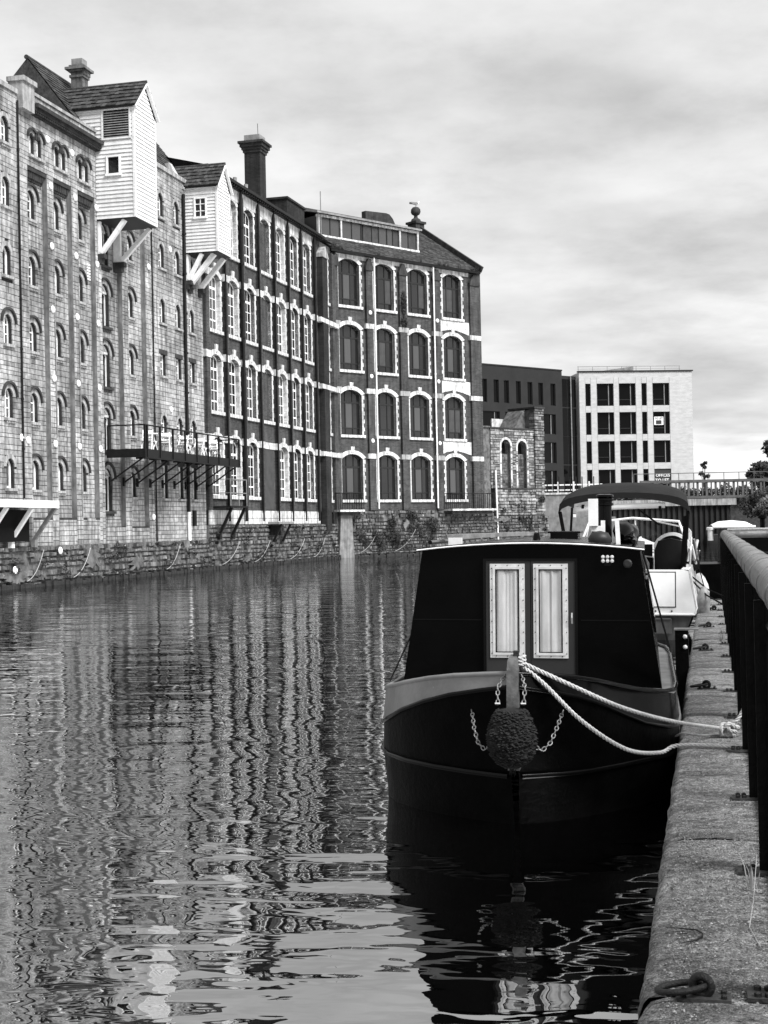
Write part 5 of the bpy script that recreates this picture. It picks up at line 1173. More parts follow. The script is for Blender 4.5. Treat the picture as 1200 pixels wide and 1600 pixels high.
# stays on both sides of the cabin
part('stay', MB().tube([(-HB - 0.1, 1.15, 0.72), (-HT - 0.0, 2.6, 1.62)], 0.006, 5), 'iron', boat)
part('stay', MB().tube([(HT + 0.01, 1.6, 1.62), (HB + 0.09, 3.2, 0.75)], 0.006, 5), 'iron', boat); part('stay', MB().tube([(HT + 0.01, 1.9, 1.62), (HB + 0.09, 3.6, 0.75)], 0.006, 5), 'iron', boat)
def side_pt(y_, z, o=0.0): return (HB - (HB - HT) * (z - ZB) / (ZT - ZB) + o, y_, z)
for k in range(2):
    y0_ = 1.75 + k * 1.15; q = [(y0_, 1.02), (y0_ + 0.75, 1.02), (y0_ + 0.75, 1.4), (y0_, 1.4)]
    sw = part('side_window', MB().add([side_pt(a, b, 0.004) for a, b in q] + [side_pt(a, b, 0.02) for a, b in q], [(4, 5, 6, 7), (0, 1, 5, 4), (1, 2, 6, 5), (2, 3, 7, 6), (3, 0, 4, 7)]), 'boat_black', boat)
    q = [(y0_ + 0.04, 1.06), (y0_ + 0.71, 1.06), (y0_ + 0.71, 1.36), (y0_ + 0.04, 1.36)]; part('pane', MB().add([side_pt(a, b, 0.023) for a, b in q], [(0, 1, 2, 3)]), 'glass', sw)
# roof furniture
part('chimney_collar', MB().lathe([(0.07, 1.64), (0.06, 1.70), (0.045, 1.70), (0.045, 1.75)], 14, (0.42, 2.3, 0)), 'boat_black', boat)
part('chimney', MB().lathe([(0.052, 1.65), (0.052, 1.93), (0.066, 1.935), (0.066, 1.95), (0.056, 1.955), (0.056, 1.965), (0.068, 1.97), (0.068, 1.985), (0.056, 1.99), (0.066, 2.0), (0.064, 2.015), (0.04, 2.02)], 18, (0.47, 2.35, 0)), 'boat_black', boat, smooth=50)
part('roof_vent', MB().lathe([(0.05, 1.65), (0.05, 1.68), (0.03, 1.685), (0.028, 1.70), (0.02, 1.73)], 14, (-0.02, 2.0, 0)), 'boat_black', boat, smooth=50)
part('mushroom_vent', MB().lathe([(0.075, 1.65), (0.085, 1.69), (0.06, 1.73), (0.01, 1.745)], 16, (0.45, 1.75, 0)), 'dark_frame', boat, smooth=50)
ctr = part('control_post', MB().box(0.36, 0.43, 2.0, 2.05, 1.78, 1.98).box(0.38, 0.45, 2.02, 2.06, 1.74, 1.78), 'white_paint', boat)
part('post_bracket', MB().box(0.45, 0.48, 2.02, 2.06, 1.66, 1.82), 'white_paint', ctr)
part('white_stake', MB().bar((0.585, 1.6, 1.64), (0.575, 1.6, 1.82), 0.03), 'white_paint', boat)
part('roof_box', MB().box(0.02, 0.24, 2.9, 3.3, 1.66, 1.72).box(0.0, 0.26, 2.88, 3.32, 1.72, 1.735), 'boat_black', boat)
part('roof_plank', MB().bar((-0.62, 1.9, 1.71), (-0.25, 4.0, 1.71), 0.12, 0.03), 'deck_paint', boat); part('plank_rack', MB().box(-0.66, -0.56, 1.85, 1.89, 1.63, 1.70), 'white_paint', boat)
# cloth bundle and coiled line on the roof
rp_ = []
for i in range(14):
    t = i / 13; rp_.append((0.6 + 0.07 * t, 2.0 + 1.2 * t, 1.70 + 0.04 * math.sin(t * 9)))
o = tag(part('tarpaulin_bundle', MB().tube(rp_, 0.07, 10, rs=[0.02] + [0.06 + 0.02 * math.sin(i * 1.7) for i in range(12)] + [0.02]), 'cabin_black', smooth=60), 'dark rolled tarpaulin on the right edge of the narrowboat roof', 'tarpaulin'); o.matrix_world = boat.matrix_world.copy()

# ---- bow fender with chains
MAT['fender'] = surf('black knotted rope', 0.002, 0.02, 30, bump=0.5, bs=80, rough=0.9)
fd = thing('bow_fender', 'dark knotted rope button fender chained to the narrowboat bow', 'fender', F_Q(BA - 0.27, BL + 0.02, -0.055))
prof = [(0.075, 0.775), (0.095, 0.75), (0.118, 0.70), (0.135, 0.64), (0.136, 0.58), (0.118, 0.515), (0.085, 0.47), (0.04, 0.445)]
part('core', MB().lathe([(0.03, 0.785)] + prof + [(0.005, 0.435)], 20), 'fender', fd, smooth=60)
kn = MB()
for i in range(1700):
    t = R() * (len(prof) - 1); k = int(t); f = t - k; r_ = prof[k][0] * (1 - f) + prof[k + 1][0] * f; z = prof[k][1] * (1 - f) + prof[k + 1][1] * f
    a = U(0, 6.283); s_ = U(0.011, 0.021); c = Vector((r_ * math.cos(a), r_ * math.sin(a), z)); rt = Matrix.Rotation(a, 3, 'Z') @ Matrix.Rotation(U(-0.6, 0.6), 3, 'X')
    vs = [c + rt @ Vector(p) * s_ for p in ((1.0, 0, 0), (-0.3, 1.3, 0), (-0.3, 0, 0.6), (-0.3, -1.3, 0), (-0.3, 0, -0.6))]; kn.add(vs, [(0, 1, 2), (0, 2, 3), (0, 3, 4), (0, 4, 1)])
part('rope_tufts', kn, 'fender', fd, stuff=True)
tf = MB(); blades(tf, 16, 0.02, -0.05, 0.6, 0.003, (0, 0, 0.43)); part('frayed_tail', tf, 'fender', fd, stuff=True)
def chain(pts, link_l=0.034, r=0.0032):
    P = [Vector(p) for p in pts]; L_ = [0]
    for a, b in zip(P, P[1:]): L_.append(L_[-1] + (b - a).length)
    def at_(s_):
        for i in range(len(P) - 1):
            if s_ <= L_[i + 1] or i == len(P) - 2:
                t = (s_ - L_[i]) / max(1e-6, L_[i + 1] - L_[i]); return P[i].lerp(P[i + 1], t), (P[i + 1] - P[i]).normalized()
    m = MB(); n = int(L_[-1] / (link_l * 0.74)); 
    for k in range(n):
        c, d = at_((k + 0.5) * L_[-1] / n); a = Vector((0, 1, 0)) if k % 2 else d.cross(Vector((0, 1, 0))).normalized(); a = (a - d * a.dot(d)).normalized()
        lp_ = []
        for j in range(12):
            t = 2 * math.pi * j / 12; lp_.append(c + d * (link_l / 2) * math.cos(t) + a * (link_l * 0.3) * math.sin(t))
        m.tube(lp_, r, 5, closed=True)
    return m
for sg in (-1, 1):
    part('chain', chain([(sg * 0.075, -0.02, 0.81), (sg * 0.08, 0.02, 0.9), (sg * 0.05, 0.12, 0.965)]), 'chain_steel', fd, smooth=60)
    part('chain', chain([(sg * 0.13, 0.02, 0.56), (sg * 0.17, 0.04, 0.535), (sg * 0.215, 0.08, 0.575), (sg * 0.245, 0.14, 0.65), (sg * 0.275, 0.25, 0.74)]), 'chain_steel', fd, smooth=60)
    part('shackle', MB().tube([(sg * 0.09, -0.03, 0.815), (sg * 0.06, -0.03, 0.815)], 0.006, 6), 'alu', fd)

# ---- mooring ropes: three laid strands
MAT['rope'] = surf('pale laid rope', 0.36, 0.56, 40, bump=0.5, bs=150, rough=0.9)
def catmull(P, n=14):
    P = [Vector(p) for p in P]; P = [P[0] * 2 - P[1]] + P + [P[-1] * 2 - P[-2]]; o = []
    for i in range(1, len(P) - 2):
        a, b, c, d = P[i - 1:i + 3]
        for k in range(n):
            t = k / n; o.append(0.5 * ((2 * b) + (c - a) * t + (2 * a - 5 * b + 4 * c - d) * t * t + (3 * b - a - 3 * c + d) * t ** 3))
    return o + [P[-2]]
def rope_mesh(mb, pts, r=0.0125, pitch=0.085, step=0.008):
    pts = [Vector(p) for p in pts]; acc = [0.0]
    for a, b in zip(pts, pts[1:]): acc.append(acc[-1] + (b - a).length)
    n = max(4, int(acc[-1] / step)); c = []; i = 0
    for k in range(n + 1):
        s_ = acc[-1] * k / n
        while i < len(pts) - 2 and acc[i + 1] < s_: i += 1
        c.append(pts[i].lerp(pts[i + 1], (s_ - acc[i]) / max(1e-6, acc[i + 1] - acc[i])))
    for q in range(3):
        lp_ = []; prev = None
        for k, p in enumerate(c):
            d = (c[min(k + 1, n)] - c[max(k - 1, 0)]).normalized()
            u = (d.cross(Vector((0, 0, 1))) if prev is None else prev - d * prev.dot(d)).normalized(); prev = u; v = d.cross(u)
            t = 2 * math.pi * (acc[-1] * k / n / pitch + q / 3); lp_.append(p + (u * math.cos(t) + v * math.sin(t)) * r * 0.62)
        mb.tube(lp_, r * 0.48, 6)
def QP(al, la, z): return F_Q(al, la, z).translation
stud = QP(BA - 0.1, BL + 0.05, 0.985)
k_pt = QP(9.3, 0.045, ZQ + 0.06)
FW_ = QP(-1, 0, 0); m = MB(); mid1 = stud.lerp(k_pt, 0.5) + Vector((0, 0, -0.035)) + FW_ * 0.26
rope_mesh(m, catmull([stud, stud.lerp(k_pt, 0.25) + Vector((0, 0, -0.01)) + FW_ * 0.2, mid1, stud.lerp(k_pt, 0.75) + Vector((0, 0, -0.03)) + FW_ * 0.18, k_pt]))
for q in range(3):   # turns on the stud
    rope_mesh(m, [stud + Vector((0.032 * math.cos(t), 0.032 * math.sin(t), -0.03 + q * 0.02 + 0.003 * t)) for t in [k * 0.45 for k in range(15)]], 0.011)
tag(part('mooring_rope', m, 'rope', smooth=60), 'upper pale mooring rope from the bow stud to a knot on the quay', 'rope', 'mooring ropes of the narrowboat')
m = MB(); e1, e2, e3 = QP(8.9, -0.25, ZQ - 0.005), QP(8.87, -0.12, ZQ + 0.02), QP(8.8, 0.16, ZQ + 0.02)
a1 = stud + Vector((0.02, 0.0, -0.03))
rope_mesh(m, catmull([a1, a1.lerp(e1, 0.15) + Vector((0, 0, -0.02)) + FW_ * 0.1, a1.lerp(e1, 0.4) + Vector((0, 0, -0.11)) + FW_ * 0.16, a1.lerp(e1, 0.68) + Vector((0, 0, -0.14)) + FW_ * 0.14, a1.lerp(e1, 0.9) + Vector((0, 0, -0.07)) + FW_ * 0.05, e1 + Vector((0, 0, 0.01)), e2, e3]))
tag(part('mooring_rope', m, 'rope', smooth=60), 'lower sagging pale mooring rope laid across the quay coping', 'rope', 'mooring ropes of the narrowboat')
m = MB()
for k in range(5):
    cc = k_pt + Vector((0.022 + 0.012 * k, 0.0, -0.012 + 0.006 * (k % 2))); ax = Matrix.Rotation(U(-0.9, 0.9), 3, 'Y') @ Matrix.Rotation(U(-0.7, 0.7) + k * 0.8, 3, 'Z'); rr_ = 0.042 - 0.003 * k
    rope_mesh(m, [cc + ax @ Vector((rr_ * math.cos(t), 0.024 * math.sin(2 * t + k), rr_ * math.sin(t))) for t in [i * 2 * math.pi / 24 for i in range(25)]], 0.0125)
rope_mesh(m, catmull([k_pt + Vector((0.04, 0, 0.02)), k_pt + Vector((0.1, -0.01, 0.06)), k_pt + Vector((0.16, 0, 0.16))]), 0.0125)
tag(part('rope_knot', m, 'rope', smooth=60), 'bulky pale rope knot tied at the railing foot', 'knot')
m = MB(); rope_mesh(m, catmull([QP(9.42, -0.25, ZQ - 0.01), QP(9.35, -0.2, ZQ + 0.02), QP(9.3, -0.1, ZQ + 0.016), QP(9.32, 0.03, ZQ + 0.014)]), 0.007, 0.05)
tag(part('rope_end', m, 'rope_old', smooth=60), 'frayed thin rope end over the coping edge beside the knot', 'rope')
# ================================================================ cabin cruiser
def clear_glass():
    m = bpy.data.materials.new('clear glass'); m.use_nodes = True; t = m.node_tree; t.nodes.clear()
    o = t.nodes.new('ShaderNodeOutputMaterial'); mx = t.nodes.new('ShaderNodeMixShader'); tr = t.nodes.new('ShaderNodeBsdfTransparent'); gl_ = t.nodes.new('ShaderNodeBsdfGlossy'); lw = t.nodes.new('ShaderNodeLayerWeight'); pw2 = t.nodes.new('ShaderNodeMath'); pw2.operation = 'POWER'; fr = t.nodes.new('ShaderNodeMath'); fr.operation = 'MULTIPLY_ADD'
    lw.inputs[0].default_value = 0.5; t.links.new(lw.outputs['Facing'], pw2.inputs[0]); pw2.inputs[1].default_value = 4.0; t.links.new(pw2.outputs[0], fr.inputs[0]); fr.inputs[1].default_value = 0.85; fr.inputs[2].default_value = 0.05; gl_.inputs['Roughness'].default_value = 0.02; tr.inputs[0].default_value = (0.93, 0.93, 0.93, 1)
    t.links.new(fr.outputs[0], mx.inputs[0]); t.links.new(tr.outputs[0], mx.inputs[1]); t.links.new(gl_.outputs[0], mx.inputs[2]); t.links.new(mx.outputs[0], o.inputs[0]); return m
MAT['clear_glass'] = clear_glass()
for d in [o for o in boat.children if o.name.startswith('door') and 'frame' not in o.name and 'step' not in o.name]:
    f = [c for c in d.children if c.name.startswith('window_frame')][0]; xs_ = [v.co.x for v in f.data.vertices]
    x_a, x_b = min(xs_) + 0.03, max(xs_) - 0.03; part('pane', MB().add([(x_a, CY0 - 0.037, 0.92), (x_b, CY0 - 0.037, 0.92), (x_b, CY0 - 0.037, 1.505), (x_a, CY0 - 0.037, 1.505)], [(0, 1, 2, 3)]), 'clear_glass', d)
MAT['gel'] = surf('white gelcoat', 0.72, 0.85, 3, bump=0.03, rough=0.22, spec=0.5)
MAT['hull_grey'] = surf('dull lower hull paint', 0.05, 0.1, 4, bump=0.2, rough=0.5, streak=0.3)
MAT['canvas'] = surf('black canvas', 0.0015, 0.004, 6, bump=0.3, bs=60, rough=0.85, spec=0.2)
MAT['canvas_top'] = surf('sun-faded canvas', 0.005, 0.011, 3, bump=0.4, bs=12, rough=0.8, spec=0.2)
MAT['vinyl'] = surf('black seat vinyl', 0.001, 0.003, 4, bump=0.05, rough=0.5, spec=0.15)
cr = thing('cabin_cruiser', 'white cabin cruiser with black canopy moored stern-on behind the narrowboat', 'boat', F_Q(21.7, -1.32, 0) @ Matrix.Rotation(rad(0.9), 4, 'Y'))
CS = [(0.0, 1.02, 1.07, 0.92), (0.6, 1.06, 1.1, 0.95), (2.0, 1.08, 1.14, 0.95), (3.5, 0.98, 1.22, 0.84), (4.8, 0.68, 1.32, 0.5), (5.6, 0.3, 1.4, 0.15), (5.9, 0.03, 1.42, 0.02)]
part('hull', MB().loft([[(-b, y_, 0.38), (-b * 0.9 * (w_ / max(b, 0.01)) if False else -w_, y_, 0.1), (-w_ * 0.6, y_, -0.3), (w_ * 0.6, y_, -0.3), (w_, y_, 0.1), (b, y_, 0.38)] for y_, b, zg, w_ in CS]), 'hull_grey', cr, smooth=35)
part('topsides', MB().loft([[(-b - 0.03, y_, 0.38), (-b - 0.05, y_, 0.52), (-b + 0.05, y_, zg), (-b + 0.16, y_, zg + 0.01)] for y_, b, zg, w_ in CS], closed=False).loft([[(b + 0.03, y_, 0.38), (b + 0.05, y_, 0.52), (b - 0.05, y_, zg), (b - 0.16, y_, zg + 0.01)] for y_, b, zg, w_ in CS], closed=False), 'gel', cr, smooth=35)
tr_ = part('transom', MB().prism([(-1.05, 0.38), (1.05, 0.38), (1.07, 0.5), (0.97, 1.05), (0.9, 1.075), (-0.9, 1.075), (-0.97, 1.05), (-1.07, 0.5)], -0.04, 0.02), 'gel', cr)
part('locker_lid', MB().box(0.2, 0.77, -0.058, -0.035, 0.52, 1.03), 'gel', tr_); part('locker_seam', MB().ring(rectl(0.185, 0.785, 0.505, 1.045), rectl(0.2, 0.77, 0.52, 1.03), -0.045, -0.03), 'dark_frame', tr_)
part('rub_rail', MB().tube([(-1.08, -0.05, 0.4), (1.06, -0.05, 0.4), (1.09, -0.02, 0.5), (1.0, -0.02, 1.04)], 0.018, 6), 'white_paint', tr_)
for x in (0.25, 0.48, 0.72): part('drain', MB().lathe([(0.015, 0), (0.012, -0.012)], 8, (x, -0.04, 0.45), 'y'), 'iron', tr_)
part('outboard_bracket', MB().box(0.35, 0.72, -0.16, -0.02, 0.12, 0.33).box(0.36, 0.71, -0.18, -0.02, 0.33, 0.345), 'hull_grey', cr)
part('cockpit_floor', MB().box(-0.9, 0.9, 0.02, 2.4, 0.55, 0.6), 'deck_paint', cr)
part('foredeck', MB().loft([[(-b + 0.06, y_, zg), (0, y_, zg + 0.1), (b - 0.06, y_, zg)] for y_, b, zg, w_ in CS[2:]], closed=False), 'gel', cr, smooth=40)
part('cabin_front', MB().box(-0.9, 0.35, 2.3, 2.36, 0.6, 1.42), 'vinyl', cr)
ds = part('dashboard', MB().loft([[(0.38 + 0.6 * k / 10, y_, 0.9) for k in range(11)] + [(0.38 + 0.6 * k / 10, y_, 1.42 + 0.2 * math.sin(math.pi * k / 10) ** 0.6) for k in range(10, -1, -1)] for y_ in (1.95, 2.3)]), 'gel', cr, smooth=40)
part('dash_face', MB().loft([[(0.43 + 0.5 * k / 10, y_, 1.0) for k in range(11)] + [(0.43 + 0.5 * k / 10, y_, 1.4 + 0.17 * math.sin(math.pi * k / 10) ** 0.6) for k in range(10, -1, -1)] for y_ in (1.93, 1.95)]), 'vinyl', ds)
for i in range(4): part('gauge', MB().lathe([(0.028, 0), (0.03, -0.01), (0.024, -0.012)], 12, (0.53 + i * 0.1, 1.93, 1.47), 'y'), 'lead', ds, smooth=50)
part('steering_wheel', MB().tube([(0.68 + 0.16 * math.cos(t), 1.8, 1.32 + 0.16 * math.sin(t)) for t in [k * math.pi / 10 for k in range(20)]], 0.015, 6, closed=True).bar((0.52, 1.8, 1.32), (0.84, 1.8, 1.32), 0.02), 'vinyl', cr, smooth=50)
part('seat', MB().loft([[(0.45 + i, y_, 0.6), (0.9 - i, y_, 0.6), (0.92 - i, y_, 1.35), (0.86 - i, y_, 1.5), (0.68, y_, 1.54), (0.5 + i, y_, 1.5), (0.44 + i, y_, 1.35)] for y_, i in ((0.7, 0.02), (0.72, 0), (0.84, 0), (0.86, 0.02))]), 'vinyl', cr, smooth=50)
part('seat_side', MB().loft([[(0.2, y_, 0.8), (0.36, y_, 0.8), (0.36, y_, 1.15), (0.3, y_, 1.26), (0.2, y_, 1.3)] for y_ in (0.6, 0.75)]), 'lead', cr, smooth=40)
part('bench', MB().box(-0.9, 0.25, 0.1, 0.55, 0.6, 1.02), 'vinyl', cr)
ws = MB().tube([(-0.92, 2.2, 1.22), (-0.72, 2.5, 1.78), (0.0, 2.62, 1.86), (0.78, 2.5, 1.8), (0.98, 2.2, 1.24)], 0.022, 8).tube([(0.05, 2.62, 1.86), (0.05, 2.66, 1.4)], 0.018, 6).tube([(-0.72, 2.5, 1.78), (-0.8, 2.5, 1.35)], 0.014, 6).tube([(-0.92, 2.2, 1.24), (0.0, 2.7, 1.38), (0.98, 2.2, 1.26)], 0.02, 6)
wsf = part('windscreen_frame', ws, 'white_paint', cr, smooth=50)
part('windscreen', MB().add([(-0.72, 2.52, 1.77), (0.0, 2.64, 1.85), (0.0, 2.7, 1.38), (-0.85, 2.4, 1.3)], [(0, 1, 2, 3)]), 'clear_glass', wsf); part('windscreen', MB().add([(0.05, 2.64, 1.85), (0.78, 2.52, 1.79), (0.9, 2.4, 1.3), (0.05, 2.7, 1.38)], [(0, 1, 2, 3)]), 'clear_glass', wsf)
part('cabin_roof', MB().box(-0.75, 0.7, 3.0, 4.2, 1.28, 1.42), 'gel', cr)
# canopy: arched canvas on hoops
def hoop(y_, zc, ze, hw, n=16):
    return [(hw * math.sin(t), y_, ze + (zc - ze) * max(0.0, math.cos(t)) ** 0.55) for t in [-math.pi / 2 + math.pi * k / n for k in range(n + 1)]]
hp = [hoop(0.12, 2.24, 1.95, 0.99), hoop(0.5, 2.36, 2.04, 0.97), hoop(1.2, 2.43, 2.08, 0.94), hoop(1.9, 2.36, 2.05, 0.92)]
cv = MB().loft(hp, closed=False); cv.loft([[(x, y_, z - 0.02) for x, y_, z in h_] for h_ in hp], closed=False)
part('canopy', cv, 'canvas_top', cr, smooth=50)
val = MB().loft([[(x * 1.0, 0.10, z + 0.01) for x, y_, z in hp[0]], [(x * 1.02, 0.07, z - 0.07 - 0.05 * abs(x)) for x, y_, z in hp[0]]], closed=False)
part('canopy_valance', val, 'canvas', cr, smooth=50)
part('rolled_curtain', MB().tube([(-0.72, 0.2, 2.0), (0.0, 0.18, 2.035), (0.62, 0.2, 2.05)], 0.045, 10), 'gel', cr, smooth=60)
for x in (-0.62, -0.2, 0.55): part('curtain_strap', MB().tube([(x - 0.02, 0.2, 2.02), (x + 0.02, 0.2, 2.02)], 0.052, 10), 'canvas', cr)
for sg in (-1, 1):
    part('canopy_pole', MB().tube([(sg * 0.97, 0.15, 1.95), (sg * 0.88, 0.7, 1.1)], 0.03, 8), 'canvas', cr); part('canopy_pole', MB().tube([(sg * 0.95, 1.9, 2.03), (sg * 0.9, 0.8, 1.1)], 0.02, 8), 'canvas', cr)
    part('canopy_pole', MB().tube([(sg * 0.2, 0.5, 2.0), (sg * 0.5, 1.2, 1.75)], 0.014, 6), 'canvas', cr)
part('side_canvas', MB().loft([[(0.97, 0.15, 1.9), (0.93, 0.4, 1.1)], [(0.9, 0.2, 1.88), (0.84, 0.5, 1.09)]], closed=False), 'canvas', cr)
part('boarding_hoop', MB().tube(catmull([(0.98, 0.5, 1.05), (1.0, 0.5, 1.4), (1.0, 0.9, 1.52), (1.0, 1.6, 1.5), (1.0, 1.9, 1.1)], 5), 0.016, 8), 'alu', cr, smooth=60)
part('guard_rail', MB().tube([(0.98, 2.4, 1.2), (0.98, 2.4, 1.62), (0.9, 4.2, 1.68), (0.3, 5.5, 1.8)], 0.015, 6), 'alu', cr)
for y_ in (3.2, 4.2): part('guard_post', MB().tube([(0.92, y_, 1.2), (0.94, y_, 1.65)], 0.013, 6), 'alu', cr)
CM = cr.matrix_world.copy()
def fender(label, x, y_, z, r_, h, mat, tilt):
    f = thing('fender', label, 'fender', CM @ T_((x, y_, z)) @ Matrix.Rotation(tilt, 4, 'Y'), 'boat fenders')
    part('body', MB().lathe([(0.02, h), (0.045, h * 0.97), (r_ * 0.8, h * 0.8), (r_, h * 0.55), (r_ * 0.95, h * 0.3), (r_ * 0.6, h * 0.08), (0.03, 0.0)], 14), mat, f, smooth=60)
    part('lanyard', MB().tube([(0, 0, h), (-0.12, 0, h + 0.4)], 0.008, 5), 'canvas', f)
MAT['fender_grey'] = surf('scuffed grey vinyl', 0.12, 0.4, 5, bump=0.2, rough=0.5)
fender('grey pear-shaped fender hanging at the stern corner of the white cruiser', 1.17, 0.12, 0.3, 0.105, 0.52, 'fender_grey', 0.05)
fender('white cylindrical fender on the quay side of the cruiser', 1.22, 1.0, 0.55, 0.1, 0.45, 'gel', -0.25)
for i, (a, b, lb) in enumerate((((0.95, 0.2, 1.02), (1.55, 0.6, 0.62), 'upper dark mooring line from the cruiser stern to the quay'), ((0.97, 0.25, 0.95), (1.5, -0.2, 0.55), 'lower dark mooring line from the cruiser stern to the quay'))):
    tag(part('mooring_line', MB().tube([CM @ Vector(a), (CM @ Vector(a)).lerp(CM @ Vector(b), 0.5) + Vector((0, 0, -0.06)), CM @ Vector(b)], 0.012, 6), 'canvas'), lb, 'rope', 'mooring lines of the cruiser')
# gear heaped on the quay side of the cruiser
gx = thing('deck_gear', 'jumble of pale poles and folded gear on the cruiser side deck', 'boat gear', CM @ T_((1.0, 1.2, 1.0)))
for k in range(9):
    a = Vector((U(-0.06, 0.1), U(-0.4, 0.6), U(0.02, 0.2))); part('pole', MB().tube([a, a + Vector((U(-0.1, 0.12), U(-0.3, 0.3), U(0.15, 0.4)))], U(0.01, 0.025), 6), random.choice(['gel', 'lead', 'canvas', 'alu']), gx)
part('bag', MB().lathe([(0.03, 0), (0.12, 0.04), (0.13, 0.15), (0.06, 0.24), (0.02, 0.26)], 10, (0.0, 0.1, 0)), 'canvas', gx, smooth=60)

# ================================================================ second narrowboat beyond the quay end
nb2 = thing('narrowboat', 'far dark narrowboat lying across beyond the quay railing', 'boat', T_((8.0, 34.5, 0)) @ Matrix.Rotation(rad(-3), 4, 'Z'))
part('hull', MB().loft([[(x, -b, 0.75), (x, -b * 0.95, -0.3), (x, b * 0.95, -0.3), (x, b, 0.75)] for x, b in ((-1.2, 0.05), (-0.9, 0.5), (-0.3, 0.9), (0.5, 1.0), (14, 1.0))]), 'hull_black', nb2, smooth=30)
part('cabin', MB().loft([[(x, -0.88, 0.75), (x, -0.74, 1.55), (x, 0, 1.6), (x, 0.74, 1.55), (x, 0.88, 0.75)] for x in (0.3, 13)]), 'cabin_black', nb2)
part('roof_edge', MB().tube([(0.25, -0.76, 1.56), (13, -0.76, 1.56)], 0.035, 6), 'band_grey', nb2)
part('chimney', MB().lathe([(0.07, 1.55), (0.07, 1.8), (0.1, 1.81), (0.1, 1.86), (0.07, 1.88)], 12, (-0.05, -0.2, -0.25)), 'alu', nb2, smooth=50)
part('roof_vent', MB().lathe([(0.06, 1.6), (0.06, 1.8), (0.11, 1.82), (0.1, 1.88)], 12, (1.25, 0, 0)), 'cabin_black', nb2)
for k in range(4): part('porthole', MB().lathe([(0.16, 0), (0.17, -0.03), (0.12, -0.04)], 14, (1.5 + k * 1.6, -0.8, 1.18), 'y'), 'alu', nb2)
td = thing('tender', 'upturned white dinghy lying on the far narrowboat roof', 'dinghy', T_((8.42, 34.5, 1.6)) @ Matrix.Scale(0.85, 4))
part('hull', MB().loft([[(x, s_ * b, h * (1 - s_ * s_) ** 0.7) for s_ in [-1, -0.8, -0.4, 0, 0.4, 0.8, 1]] for x, b, h in ((-0.5, 0.3, 0.1), (-0.3, 0.45, 0.19), (0.1, 0.5, 0.22), (0.5, 0.42, 0.17), (0.72, 0.15, 0.06))], closed=False), 'gel', td, smooth=60)
part('gunwale', MB().tube([(-0.5, -0.3, 0.03), (-0.3, -0.46, 0.03), (0.1, -0.52, 0.03), (0.5, -0.44, 0.03), (0.74, -0.12, 0.03)], 0.035, 6), 'gel', td, smooth=60)

# ================================================================ vegetation
MAT['leaf'] = surf('dark foliage', 0.008, 0.03, 1.2, bump=0, rough=0.7, tone=True, spec=0.25)
MAT['leaf_mid'] = surf('mid foliage', 0.04, 0.13, 1.5, bump=0, rough=0.7, tone=True, spec=0.25)
MAT['bark'] = surf('tree bark', 0.02, 0.06, 6, bump=0.6)
def leaves(mb, c, rx, ry, rz, n, s_, flat_=False):
    for _ in range(n):
        a, b = U(0, 6.283), math.acos(U(-1, 1)); q = U(0.25, 1) ** 0.5
        p = Vector((c[0] + rx * q * math.sin(b) * math.cos(a), c[1] + ry * q * math.sin(b) * math.sin(a), c[2] + rz * q * math.cos(b)))
        d = Vector((U(-1, 1), U(-1, 1), U(-1, 1))).normalized(); e = d.orthogonal().normalized(); l_ = s_ * U(0.6, 1.5); t = U(0.45, 1.6)
        mb.add([p - d * l_, p + e * l_ * 0.5, p + d * l_, p - e * l_ * 0.5], [(0, 1, 2, 3)], t)
def tree(name, label, base, h, spread, n, leaf, mat='leaf', lobes=14, cat='tree', group='trees beyond the bridge'):
    t = thing(name, label, cat, T_(base), group)
    tk = MB().tube([(0, 0, -0.3), (0.05 * h * 0.2, 0, h * 0.3), (0, 0.02 * h, h * 0.7)], 0.1, 8, rs=[h * 0.035, h * 0.024, h * 0.01])
    cr_ = MB()
    for k in range(lobes):
        a = k * 2.4 + U(-0.4, 0.4); rr = spread * math.sqrt((k + 0.5) / lobes) * 0.8; zc = h * (0.45 + 0.45 * (1 - (rr / spread) ** 2) * U(0.6, 1.1)); c = (rr * math.cos(a), rr * math.sin(a), zc)
        tk.tube([(0, 0, h * U(0.2, 0.45)), (c[0] * 0.5, c[1] * 0.5, zc * 0.75), c], 0.05, 5, rs=[h * 0.012, h * 0.007, h * 0.003])
        sz = spread * U(0.28, 0.42); leaves(cr_, c, sz, sz, sz * U(0.6, 0.9), n // lobes, leaf)
    part('trunk', tk, 'bark', t, smooth=60); part('crown', cr_, mat, t); return t
struct(part('right_bank', MB().box(25.0, 140, 84, 130, -1.6, 0.7), 'earth'))
struct(part('tree_bank', MB().box(34, 160, 130, 400, -1.6, 3.6), 'earth'))
tree('tree', 'rounded dark tree at the left end of the clump beyond the footbridge', (41.4, 150, 3.2), 4.6, 2.9, 6500, 0.22)
tree('tree', 'taller dark tree at the right edge beyond the footbridge', (46.6, 155, 3.2), 9.0, 4.4, 12000, 0.24)
tree('tree', 'paler tree standing in front of the dark trees at the right edge', (43.6, 146, 3.2), 5.6, 2.6, 4200, 0.2, 'leaf_mid')
tree('tree', 'dark tree just outside the clump on the far right', (50.5, 152, 3.2), 9.0, 3.8, 4200, 0.26)
tree('tree', 'thin scrubby sapling against the corner of the pale office block', (38.3, 168, 2.9), 6.4, 0.7, 420, 0.16, 'leaf', 6)
